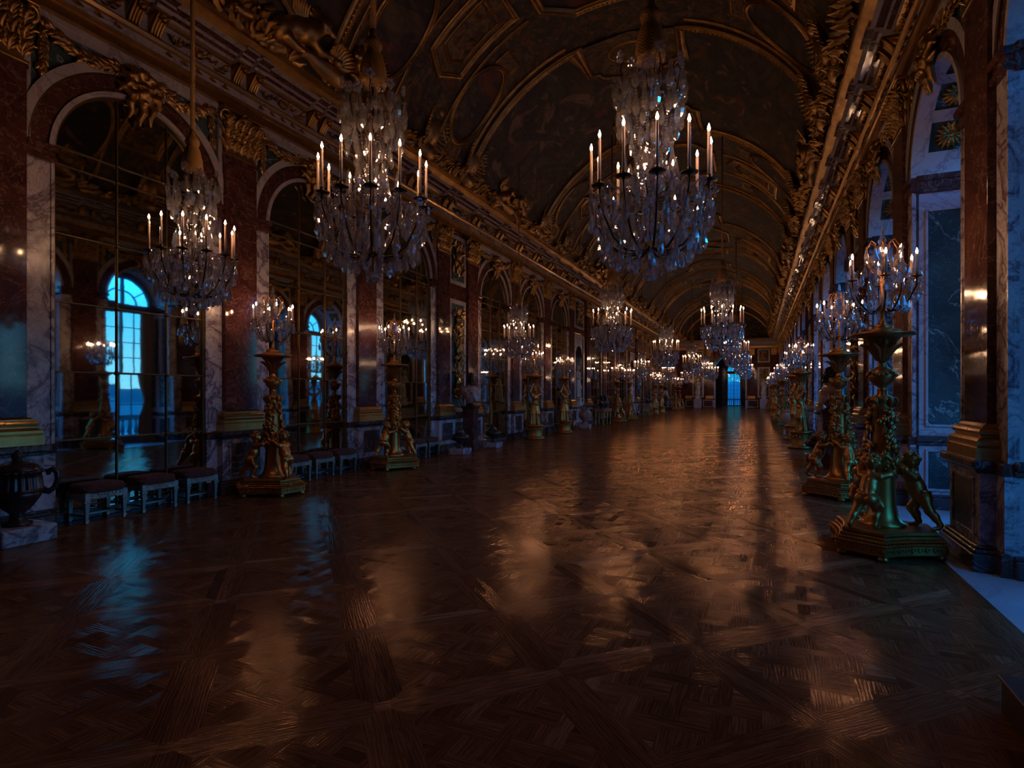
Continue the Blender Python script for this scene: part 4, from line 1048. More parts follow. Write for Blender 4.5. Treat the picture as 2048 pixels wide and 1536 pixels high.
for P0, d, n in (((620., -650.), (0, 1), 130), ((-700., 560.), (1, 0), 130)):
    G = []
    for i in range(n):
        x, y = P0[0]+d[0]*i*10.5, P0[1]+d[1]*i*10.5; h = 11+5*math.sin(i*.11)+3*math.sin(i*.37+1)+r.uniform(-1, 1)*1.2
        nx, ny = d[1], d[0]; G.append([(x-nx*30, y-ny*30, -6), (x, y, h*.7), (x+nx*60, y+ny*60, h), (x+nx*200, y+ny*200, -6)])
    mb.grid(G, 0)
obj('hills', mb.mesh('wooded_hills', [M['soil']]), kind=ST, category='hills', label='dark wooded hills on the horizon')
# ================================================================== THE THINGS
# ---------------- candles
mb = MB(); mb.lathe([(.0165, 0), (.0165, .455), (.013, .468), (.004, .472)], 10); CANDLE = mb.mesh('candle', [M['wax']])
mb = MB(); mb.lathe([(.0145, 0), (.0145, .20), (.011, .208), (.003, .21)], 8); CANDLE_S = mb.mesh('candle', [M['wax']])
mb = MB(); mb.lathe([(.004, 0), (.013, .014), (.017, .030), (.011, .052), (.0015, .082)], 6, cap=False); FLAME = mb.mesh('flame', [M['flame']])
mb = MB(); mb.lathe([(.0035, 0), (.010, .010), (.013, .022), (.009, .038), (.0015, .060)], 6, cap=False); FLAME_S = mb.mesh('flame', [M['flame']])
mb = MB(); mb.lathe([(.01, -.035), (.018, -.02), (.02, -.008), (.085, .0), (.092, .014), (.082, .012), (.024, .01), (.026, .03), (.02, .05), (.022, .07), (1e-4, .07)], 16); PAN = mb.mesh('drip_pan', [M['darkmetal']])
mb = MB(); mb.lathe([(.008, -.02), (.013, -.008), (.048, 0), (.052, .009), (.044, .008), (.016, .006), (.018, .03), (1e-4, .03)], 12); PAN_S = mb.mesh('drip_pan', [M['bronze']])

# ---------------- chandelier (z = 0 at the bottom of its glass ball)
CM = [M['crystal'], M['darkmetal'], M['bronze'], M['rope']]
def gem_mesh(L, r, kind=0):
    mb = MB(); mb.octa((0, 0, -.018), .016, 0); mb.gem((0, 0, -.032), r, L-.03, 0, 6 if kind else 8)
    if kind == 2: mb.octa((.022, 0, -.03), .014); mb.octa((-.022, 0, -.03), .014)
    return mb
GEMS = [gem_mesh(.25, .040), gem_mesh(.20, .034, 1), gem_mesh(.30, .046, 2)]
GEM_ME = [g.mesh('crystal_pendant', [M['crystal']]) for g in GEMS]
def ringpts(n, r, z, ph=0., jit=0., seed=1):
    rr = random.Random(seed*97+n); out = []
    for i in range(n): a = 2*PI*(i+ph)/n+rr.uniform(-jit, jit); q = r*(1+rr.uniform(-jit, jit)); out.append((q*math.cos(a), q*math.sin(a), z+rr.uniform(-jit, jit)*.5, a))
    return out
PEND = []            # (x, y, z, angle, gem)
for n, r, z, ph, g in ((12, .66, .99, 0, 0), (12, .60, .95, .5, 2), (20, .655, .80, .25, 0), (16, .57, .58, 0, 2), (13, .43, .42, .5, 0), (10, .25, .32, 0, 1), (14, .40, .92, .2, 0),
                       (14, .385, 2.30, 0, 2), (12, .34, 2.06, .5, 2), (9, .22, 1.72, .2, 0)):
    PEND += [(*p, g) for p in ringpts(n, r, z, ph, .05, n)]
PEND_MORE = []
for n, r, z, ph, g in ((18, .63, .88, .1, 1), (14, .60, .66, .6, 1), (12, .48, .50, .3, 1), (8, .32, .36, .2, 1), (12, .52, 1.05, .5, 1), (8, .28, .70, .3, 0), (14, .37, 2.06, .4, 2), (10, .27, 2.36, .2, 2), (10, .33, 1.90, .3, 0), (8, .16, 1.45, .2, 0), (7, .15, 1.22, .6, 0)):
    PEND_MORE += [(*p, g) for p in ringpts(n, r, z, ph, .07, n+3)]
def chand_parts():
    P = {}
    mb = MB(); mb.lathe([(1e-4, 0)]+[(.085*math.sin(PI*i/9), .085-.085*math.cos(PI*i/9)) for i in range(1, 9)]+[(1e-4, .17)], 16, (0, 0, 0), 0, False, False); P['ball'] = mb.mesh('crystal_ball', CM)
    mb = MB(); mb.lathe([(.012, .16), (.012, .34), (.05, .36), (.07, .40), (.05, .46), (.014, .48), (.012, 2.30), (.03, 2.32), (.012, 2.36), (.012, 2.48)], 10, m=1, smooth=False); P['stem'] = mb.mesh('stem', CM)
    mb = MB()
    for z0, z1, r in ((.52, .80, .07), (.80, 1.0, .055), (1.02, 1.30, .085), (1.32, 1.52, .06), (1.55, 1.82, .075), (1.95, 2.12, .07)):
        h = z1-z0; mb.lathe([(.02, z0), (r*.6, z0+h*.12), (r, z0+h*.35), (r*.85, z0+h*.55), (r*.4, z0+h*.75), (r*.62, z0+h*.86), (.02, z1)], 10, m=0, smooth=False)
    P['column'] = mb.mesh('crystal_column', CM)
    mb = MB()
    for k in range(12):       # crown of upward scrolls with crystal flowers
        a = 2*PI*(k+.3*(k % 2))/12; c, s_ = math.cos(a), math.sin(a); R_ = .37 if k % 2 else .30; zt = 2.24+.10*((k*5) % 3)
        mb.tube([(r*c, r*s_, z) for r, z in ((.03, 1.84), (.16, 1.86), (R_*.85, 2.0), (R_, zt-.08), (R_*.9, zt), (R_*.8, zt-.03))], .007, 5, 1)
        for q in range(5): b_ = 2*PI*q/5; mb.ball((R_*1.02*c+.042*math.cos(b_)*-s_, R_*1.02*s_+.042*math.cos(b_)*c, zt+.05+.042*math.sin(b_)), .027, 0, 7, 5, 1., False)
        mb.octa((R_*.95*c, R_*.95*s_, zt+.03), .022)
    for k in range(6):
        a = 2*PI*k/6; c, s_ = math.cos(a), math.sin(a); mb.tube([(r*c, r*s_, z) for r, z in ((.03, 2.26), (.10, 2.30), (.14, 2.38), (.12, 2.46))], .006, 5, 1); mb.ball((.12*c, .12*s_, 2.48), .022, 0, 6, 4, 1.6, False)
    P['crown'] = mb.mesh('crystal_crown', CM)
    mb = MB()
    def strand(p, q, sag, n):
        for i in range(n):
            t_ = (i+.5)/n; mb.octa((p[0]+(q[0]-p[0])*t_, p[1]+(q[1]-p[1])*t_, p[2]+(q[2]-p[2])*t_-sag*4*t_*(1-t_)), .016)
    for k in range(12):
        a, b_ = 2*PI*k/12, 2*PI*(k+1)/12
        strand((.64*math.cos(a), .64*math.sin(a), .98), (.64*math.cos(b_), .64*math.sin(b_), .98), .10, 11)
        strand((.24*math.cos(a), .24*math.sin(a), 1.86), (.12*math.cos(a), .12*math.sin(a), 1.06), .0, 26)
        strand((.34*math.cos(a), .34*math.sin(a), 2.0), (.34*math.cos(b_), .34*math.sin(b_), 2.0), .09, 7)
        strand((.30*math.cos(a), .30*math.sin(a), 1.12), (.62*math.cos(a), .62*math.sin(a), .96), .06, 12)
    for k in range(6):       # small spires standing inside the ring of candles
        a = 2*PI*(k+.5)/6; c, s_ = .30*math.cos(a), .30*math.sin(a)
        mb.tube([(.05*math.cos(a), .05*math.sin(a), .95), (.2*math.cos(a), .2*math.sin(a), .98), (c, s_, 1.06)], .007, 5, 1)
        mb.lathe([(.01, 1.06), (.05, 1.10), (.03, 1.16), (.045, 1.22), (.012, 1.42), (1e-4, 1.44)], 7, (c, s_, 0), 0, False)
    for k in range(12):
        a = 2*PI*k/12
        for q in range(5): b_ = 2*PI*q/5; mb.ball((.69*math.cos(a)-.036*math.cos(b_)*math.sin(a), .69*math.sin(a)+.036*math.cos(b_)*math.cos(a), .955+.036*math.sin(b_)), .022, 0, 6, 4, 1., False)
    P['beads'] = mb.mesh('bead_strands', CM)
    mb = MB(); mb.tube([(.04, 0, .40), (.16, 0, .33), (.32, 0, .34), (.48, 0, .46), (.60, 0, .68), (.655, 0, .86), (.66, 0, .97)], [.014, .014, .013, .013, .012, .011, .011], 7, 1); P['arm'] = mb.mesh('arm', CM)
    mb = MB()
    for x, y, z, a, g in PEND_MORE: mb.join(GEMS[g], (x, y, z), a)
    P['more'] = mb.mesh('crystal_pendants', CM)
    mb = MB()
    for x, y, z, a, g in PEND+PEND_MORE: mb.join(GEMS[g], (x, y, z), a)
    P['all'] = mb.mesh('crystal_pendants', CM)
    mb = MB(); mb.lathe([(.04, 2.50), (.155, 2.50), (.165, 2.54), (.15, 2.70), (.115, 2.86), (.085, 2.93), (.105, 2.97), (.11, 3.02), (.085, 3.07), (.05, 3.12), (.04, 3.2)], 22, m=3, flute=.07, nf=11); P['tassel'] = mb.mesh('tassel', CM)
    return P
CP = chand_parts()
def chandelier(X, Y, z0, sc, label, group, near=False, phase=0., rot=0.):
    t = thing('chandelier', (X, Y, z0), rot, sc, label=label, category='chandelier', group=group)
    obj('stem', CP['stem'], t); obj('crystal_ball', CP['ball'], t); obj('crystal_column', CP['column'], t); obj('crystal_crown', CP['crown'], t); obj('bead_strands', CP['beads'], t, kind='stuff')
    for k in range(12):
        a = 2*PI*(k+phase)/12; c, s_ = math.cos(a), math.sin(a)
        ar = obj('arm', CP['arm'], t, rot=a); p = obj('drip_pan', PAN, ar, (.66, 0, .995))
        cd = obj('candle', CANDLE, t, (.66*c, .66*s_, 1.055)); obj('flame', FLAME, cd, (0, 0, .468))
    if near:
        for x, y, z, a, g in PEND[:100]: obj('crystal_pendant', GEM_ME[g], t, (x, y, z), a)
        mb = MB()
        for x, y, z, a, g in PEND[100:]: mb.join(GEMS[g], (x, y, z), a)
        obj('crystal_pendants', CP['more'], t, kind='stuff'); obj('crown_pendants', near_rest, t, kind='stuff')
    else: obj('crystal_pendants', CP['all'], t, kind='stuff')
    obj('tassel', CP['tassel'], t, label='gold tassel')
    zt = ZV+math.sqrt(RV*RV-(X-XV)**2)
    rm = MB(); L = (zt-.02-z0)/sc; rm.tube([(0, 0, 3.15), (0, 0, L)], .038 if near else .022, 8, 0)
    obj('rope', rm.mesh('rope', [M['rope']]), t, label='gold hanging rope')
    return t
mb = MB()
for x, y, z, a, g in PEND[100:]: mb.join(GEMS[g], (x, y, z), a)
near_rest = mb.mesh('crown_pendants', CM)
chandelier(-3.10, 4.79, 2.65, .70, 'small crystal chandelier hanging in front of the nearest mirror', 'small chandeliers by the mirrors', True, .35)
chandelier(-1.02, 5.58, 3.0, .955, 'large crystal chandelier left of centre, just left of the nearest other large one', 'large chandeliers down the middle', True, .15)
chandelier(2.10, 6.50, 2.95, 1.0, 'large crystal chandelier nearest the windows, highest in the right half of the photo', 'large chandeliers near the windows', True, .52)
ORD = ['second', 'third', 'fourth', 'fifth', 'sixth', 'seventh']
for i, (X, Y) in enumerate(((-3.65, 16.4), (-3.85, 38.1), (-3.55, 48.1), (-3.5, 60.4))):
    chandelier(X, Y, 2.67, .72, f'small crystal chandelier, {ORD[i]} from the front in the row along the mirrors', 'small chandeliers by the mirrors', i == 0 and False, .1+.2*i)
for i, Y in enumerate((19.2, 31.7, 45.0, 57.0, 69.0-3.2)):
    chandelier(-1.36, Y, 2.95, 1.0, f'large crystal chandelier, {ORD[i]} from the front in the left-hand large row', 'large chandeliers down the middle', False, .3*i)
for i, Y in enumerate((20.2, 33.8, 47.5, 61.0)):
    chandelier(2.13, Y, 2.95, 1.0, f'large crystal chandelier, {ORD[i]} from the front in the row by the windows', 'large chandeliers near the windows', False, .25*i+.1)

# ---------------- girandole: small crystal candelabrum (z = 0 where it stands)
GM = [M['crystal'], M['bronze'], M['darkmetal']]
def gir_parts():
    P = {}
    mb = MB(); mb.lathe([(.15, 0), (.17, .01), (.165, .03), (.12, .04), (.10, .06), (.11, .075), (.06, .09), (.03, .12), (.02, .2), (.03, .26), (.018, .30), (.015, .66), (1e-4, .67)], 16, m=1)
    for k in range(3): a = 2*PI*k/3; mb.tube([(.06*math.cos(a), .06*math.sin(a), .08), (.13*math.cos(a), .13*math.sin(a), .10), (.14*math.cos(a), .14*math.sin(a), .15), (.10*math.cos(a), .10*math.sin(a), .15)], .009, 5, 1)
    P['base'] = mb.mesh('base', GM)
    mb = MB(); mb.tube([(.02, 0, .30), (.08, 0, .24), (.17, 0, .25), (.26, 0, .34), (.32, 0, .46), (.33, 0, .55)], .009, 6, 2); P['arm'] = mb.mesh('arm', GM)
    mb = MB()
    for k in range(6):
        a = 2*PI*k/6; c, s_ = math.cos(a), math.sin(a)
        mb.tube([(r*c, r*s_, z) for r, z in ((.02, .60), (.10, .68), (.16, .80), (.17, .92), (.12, 1.0), (.07, .97), (.08, .91))], .006, 5, 1)
    P['scrolls'] = mb.mesh('gilt_scrolls', GM)
    mb = MB(); mb.lathe([(.015, .66), (.045, .74), (.03, .80), (.05, .86), (.07, .93), (.03, .97), (.045, 1.0), (.02, 1.05), (.012, 1.14), (1e-4, 1.18)], 8, m=0, smooth=False); P['spire'] = mb.mesh('crystal_spire', GM)
    mb = MB(); mb.lathe([(.012, 0), (.04, .03), (.055, .09), (.035, .13), (.05, .17), (.02, .21), (.014, .33), (.026, .36), (1e-4, .40)], 8, m=0, smooth=False); P['obelisk'] = mb.mesh('crystal_obelisk', GM)
    L = []
    for n, r, z, ph, g in ((6, .37, .54, 0, 1), (6, .30, .54, .12, 1), (12, .34, .52, .25, 1), (9, .24, .42, .1, 0), (8, .16, .40, .4, 0), (12, .28, .66, .5, 1), (6, .12, .86, .2, 1), (6, .17, .92, 0, 1), (6, .33, .70, .5, 1)):
        L += [(*p, g) for p in ringpts(n, r, z, ph, .06, n+7)]
    P['list'] = L; mb = MB()
    for x, y, z, a, g in L: mb.join(GEMS[g], (x, y, z), a, .8)
    for k in range(6):
        a, b_ = 2*PI*k/6, 2*PI*(k+1)/6
        for i in range(12):
            t_ = (i+.5)/12; mb.octa((.32*(math.cos(a)*(1-t_)+math.cos(b_)*t_), .32*(math.sin(a)*(1-t_)+math.sin(b_)*t_), .54-.3*t_*(1-t_)), .011)
            mb.octa((.16*math.cos(a)*(1-t_)+.32*math.cos(a)*t_, .16*math.sin(a)*(1-t_)+.32*math.sin(a)*t_, .92-.36*t_-.2*t_*(1-t_)), .010)
    P['drops'] = mb.mesh('crystal_drops', GM)
    mb = MB()
    for k in range(6):
        a, b_ = 2*PI*k/6, 2*PI*(k+1)/6
        for i in range(12):
            t_ = (i+.5)/12; mb.octa((.32*(math.cos(a)*(1-t_)+math.cos(b_)*t_), .32*(math.sin(a)*(1-t_)+math.sin(b_)*t_), .54-.3*t_*(1-t_)), .011)
    P['beads'] = mb.mesh('bead_strands', GM)
    return P
GP = gir_parts(); GEM_S = [None, None]
for i in (0, 1): mb = MB(); mb.join(GEMS[i], (0, 0, 0), 0, .8); GEM_S[i] = mb.mesh('crystal_pendant', [M['crystal']])
def girandole(loc, rot, label, near):
    t = thing('girandole', loc, rot, label=label, category='candelabrum', group='crystal candelabra on gilt stands')
    obj('base', GP['base'], t); obj('gilt_scrolls', GP['scrolls'], t); obj('crystal_spire', GP['spire'], t)
    for k in range(6):
        a = 2*PI*k/6; c, s_ = math.cos(a), math.sin(a)
        ar = obj('arm', GP['arm'], t, rot=a); obj('drip_pan', PAN_S, ar, (.33, 0, .565))
        cd = obj('candle', CANDLE_S, t, (.33*c, .33*s_, .59)); obj('flame', FLAME_S, cd, (0, 0, .207))
    for k in range(3):
        a = 2*PI*(k+.25)/3; obj('crystal_obelisk', GP['obelisk'], t, (.29*math.cos(a), .29*math.sin(a), .50))
        obj('obelisk_arm', GP['arm'], t, rot=a, scale=(.88, 1, .90))
    if near:
        for x, y, z, a, g in GP['list']: obj('crystal_pendant', GEM_S[g], t, (x, y, z), a)
        obj('bead_strands', GP['beads'], t, kind='stuff')
    else: obj('crystal_drops', GP['drops'], t, kind='stuff')
    return t

# ---------------- a gilded child, facing +y towards the trunk it hugs
def putto(pose):
    S = Sculpt((-.32, -.40, -.015), (.32, .42, .86), .0085); m = 1 if pose == 0 else -1
    def X(p): return (p[0]*m, p[1], p[2])
    def ch(P, R, k=.02): S.chain([X(p) for p in P], R, k)
    # trunk
    ch([(0, -.01, .35), (.0, .035, .46), (.0, .07, .56)], [.088, .088, .083], .03)
    S.el(X((0, .045, .44)), (.088, .085, .085), .03)                    # belly
    S.el(X((.045, -.055, .335)), (.062, .062, .062), .018); S.el(X((-.045, -.055, .335)), (.062, .062, .062), .018)
    S.rc(X((0, -.075, .40)), X((0, -.02, .56)), .006, .006, .03, True)       # line of the spine
    ch([(-.085, .065, .575), (.085, .065, .575)], [.045, .045], .03)
    ch([(0, .07, .60), (.005, .075, .66)], [.042, .040], .02)
    # head turned a little to the side
    S.el(X((.012, .08, .735)), (.078, .088, .088), .02); S.el(X((.03, .125, .71)), (.055, .045, .055), .02)
    S.el(X((.050, .158, .712)), (.012, .016, .014), .01)                     # nose
    S.el(X((.062, .115, .690)), (.028, .028, .025), .015); S.el(X((.01, .135, .690)), (.028, .028, .025), .015)
    S.el(X((.060, .140, .730)), (.011, .012, .009), .006, True); S.el(X((.026, .155, .730)), (.011, .012, .009), .006, True)
    S.rc(X((.030, .165, .683)), X((.052, .158, .683)), .005, .005, .006, True)
    for sx_ in (-.066, .092): S.el(X((sx_, .075, .72)), (.012, .02, .024), .008)
    r = random.Random(4)
    for i in range(46):                                                     # curls
        a = r.uniform(0, 2*PI); b_ = r.uniform(-.1, 1.45); q = math.cos(b_)
        p = (.012+.078*q*math.cos(a), .072+.088*q*math.sin(a), .748+.086*math.sin(b_))
        if p[1] > .13 and p[2] < .79: continue
        S.el(X(p), (.019, .019, .017), .006)
    # legs: one bent and bearing, the other stretched back
    ch([(.055, -.02, .33), (.075, .06, .20), (.07, -.005, .06)], [.066, .050, .032], .022); ch([(.07, -.01, .05), (.075, .02, .022), (.082, .075, .014)], [.028, .024, .017], .012)
    S.el(X((.072, .015, .135)), (.040, .042, .055), .02)
    ch([(-.055, -.03, .33), (-.09, -.075, .20), (-.115, -.165, .07)], [.066, .048, .030], .022); ch([(-.115, -.17, .055), (-.12, -.145, .024), (-.14, -.09, .014)], [.027, .024, .017], .012)
    S.el(X((-.10, -.125, .14)), (.038, .042, .052), .02)
    for lx, ly, dx, dy in ((.082, .072, .006, .022), (-.139, -.092, -.008, .022)):
        for q in range(5): S.rc(X((lx+(q-2)*.009, ly, .012)), X((lx+(q-2)*.010+dx, ly+dy-abs(q-1.5)*.003, .008)), .007, .005, .004)
    # arms raised round the trunk
    ch([(.098, .07, .58), (.155, .17, .60), (.10, .275, .665)], [.042, .035, .024], .02); ch([(-.098, .07, .58), (-.145, .16, .655), (-.085, .265, .745)], [.042, .035, .024], .02)
    for hx, hy, hz in ((.085, .30, .69), (-.07, .29, .775)):
        sg = 1 if hx > 0 else -1; S.el(X((hx, hy-.005, hz-.005)), (.024, .020, .026), .012)
        for q in range(4): S.chain([X((hx-sg*.010*(q-1.5), hy+.008, hz+.008)), X((hx-sg*.012*(q-1.5)-sg*.006, hy+.022, hz+.028+.004*(q % 2))), X((hx-sg*.012*(q-1.5)-sg*.016, hy+.026, hz+.036))], [.0085, .0075, .006], .004)
        S.chain([X((hx+sg*.014, hy, hz-.008)), X((hx+sg*.022, hy+.014, hz+.006)), X((hx+sg*.018, hy+.024, hz+.014))], [.009, .008, .006], .004)
    # scarf across the hips
    for i in range(9):
        a = -.4+PI*1.0*i/8; S.rc(X((.095*math.cos(a), -.01-.085*math.sin(a), .385-.03*math.cos(a))), X((.095*math.cos(a+.39), -.01-.085*math.sin(a+.39), .385-.03*math.cos(a+.39))), .016, .016, .008)
    ch([(.10, .0, .36), (.13, .02, .26), (.12, .05, .19)], [.02, .028, .012], .02)
    mb = MB(); S.into(mb); return mb.mesh('cherub', [M['bronze']])
PUTTO = [putto(0), putto(1)]
def hexa(R, t_, rot=0.):
    """triangle with cut corners: three long sides and three short"""
    out = []
    for k in range(3):
        a = 2*PI*k/3+rot
        for d in (-t_, t_): out.append((R*math.cos(a+d), R*math.sin(a+d)))
    return out
def stand_parts():
    P = {}
    mb = MB()
    def tier(R, z0, z1, m=0, b=.0, t_=.42):
        q = hexa(R, t_); 
        # long sides curve inwards
        def ring(s_, z):
            o = []
            for i in range(6):
                p, n_ = np.array(q[i])*s_, np.array(q[(i+1) % 6])*s_
                o.append((*p, z))
                if i % 2 == 1:
                    for t2 in (.25, .5, .75): c = p+(n_-p)*t2; o.append((*(c*(1-.09*math.sin(PI*t2))), z))
            return o
        bb = b/R
        mb.stack([ring(1-bb, z0), ring(1, z0+b*.6), ring(1, z1-b*.6), ring(1-bb, z1)], m)
    tier(.575, .05, .155, b=.012); tier(.59, .15, .175, b=.008); tier(.55, .175, .205, b=.012); tier(.525, .205, .235, b=.012); tier(.50, .235, .285, b=.02)
    for k in range(3):
        for d in (-.40, .40): a = 2*PI*k/3+d; mb.lathe([(.03, 0), (.05, .012), (.055, .025), (.04, .045), (.035, .06)], 10, (.51*math.cos(a), .51*math.sin(a), 0))
    q = hexa(.546, .42)           # beading along the tiers
    for R, z, n in ((.565, .19, 18), (.597, .163, 14)):
        q = hexa(R, .42)
        for i in range(6):
            p, n_ = np.array(q[i]), np.array(q[(i+1) % 6]); nn = int(np.linalg.norm(n_-p)/.032)
            for j in range(nn): t2 = (j+.5)/nn; c = p+(n_-p)*t2; c = c*(1-.09*math.sin(PI*t2)) if i % 2 else c; mb.octa((c[0], c[1], z), .015)
    q = hexa(.58, .42)           # scroll relief on the faces
    for i in range(6):
        p, n_ = np.array(q[i]), np.array(q[(i+1) % 6]); L = np.linalg.norm(n_-p); nn = max(2, int(L/.07))
        for j in range(nn):
            t2 = (j+.5)/nn; c = p+(n_-p)*t2; c = c*(1-.09*math.sin(PI*t2)) if i % 2 else c; d_ = nrm((*(n_-p), 0)); o_ = nrm((c[0], c[1], 0))
            C3 = np.array((c[0], c[1], .105)); mb.tube([C3+d_*(.026*math.cos(u)*(1-u/9))+np.array((0, 0, 1))*(.03*math.sin(u)*(1-u/9))+o_*.004 for u in np.linspace(0, 6, 12)], .006, 4)
    P['base'] = mb.mesh('base', [M['bronze']])
    mb = MB(); mb.lathe([(.21, .28), (.22, .30), (.175, .33), (.145, .38), (.122, .50), (.112, .75), (.108, 1.0), (.10, 1.30), (.095, 1.52), (.11, 1.54), (.10, 1.57), (.10, 1.60), (.12, 1.62), (.115, 1.65), (.05, 1.68), (.045, 1.73)], 28, flute=.05, nf=14)
    for k in range(6):
        a = 2*PI*k/6; c, s_ = math.cos(a), math.sin(a)
        mb.tube([((.10+.045*math.exp(-.15*u)*math.cos(u))*c, (.10+.045*math.exp(-.15*u)*math.cos(u))*s_, 1.615+.045*math.exp(-.15*u)*math.sin(u)) for u in np.linspace(-1.5, 7, 16)], .016, 5)
    P['trunk'] = mb.mesh('trunk', [M['bronze']])
    mb = MB(); r = random.Random(8)        # a cascade of fruit, flowers and leaves down the trunk
    for i in range(60):
        t_ = i/59; z = 1.52-.66*t_; a = PI/3+r.gauss(0, .34+.12*t_); R_ = .105+.065*t_+.02*r.random()
        p = (R_*math.cos(a), R_*math.sin(a), z+r.uniform(-.02, .02))
        if r.random() < .45: mb.ball(p, r.uniform(.016, .034), 0, 7, 5)
        else: g_ = r.uniform(-.8, .8); mb.leaf(p, (-g_*math.sin(a), g_*math.cos(a), -.7), (math.cos(a), math.sin(a), 0), .05, .085, -.25, 0, 2, 5)
    P['garland'] = mb.mesh('fruit_garland', [M['bronze']])
    mb = MB(); mb.lathe([(.045, 1.72), (.05, 1.74), (.035, 1.76), (.07, 1.785), (.115, 1.83), (.128, 1.885), (.118, 1.935), (.07, 1.97), (.045, 1.99), (.05, 2.0), (.035, 2.02), (.035, 2.05)], 24)
    for k in range(20):
        a = 2*PI*k/20; z = 1.93-.035*abs(math.sin(a*2)); mb.ball((.128*math.cos(a), .128*math.sin(a), z), .024, 0, 6, 4)
    P['knop'] = mb.mesh('vase_knop', [M['bronze']])
    mb = MB(); mb.lathe([(.035, 2.03), (.04, 2.06), (.07, 2.10), (.105, 2.18), (.135, 2.25), (.18, 2.30), (.30, 2.315), (.305, 2.335), (.30, 2.345), (1e-4, 2.345)], 32)
    for k in range(12): a = 2*PI*k/12; mb.leaf((.05*math.cos(a), .05*math.sin(a), 2.05), (.45*math.cos(a), .45*math.sin(a), 1), (math.cos(a), math.sin(a), -.3), .07, .24, .5, 0, 2, 6)
    P['dish'] = mb.mesh('dish', [M['bronze']])
    return P
SP = stand_parts()
def cherub_stand(loc, rot, label):
    t = thing('cherub_torchere', loc, rot, label=label, category='torchere', group='gilt stands with three cherubs')
    obj('base', SP['base'], t)
    tr_ = obj('trunk', SP['trunk'], t); 
    for k in range(3): obj('fruit_garland', SP['garland'], tr_, rot=2*PI*k/3)
    obj('vase_knop', SP['knop'], t); obj('dish', SP['dish'], t)
    for k in range(3):
        a = 2*PI*k/3; R_ = .335
        obj('cherub', PUTTO[0], t, (R_*math.cos(a), R_*math.sin(a), .283), a+PI/2, .94)
    return t

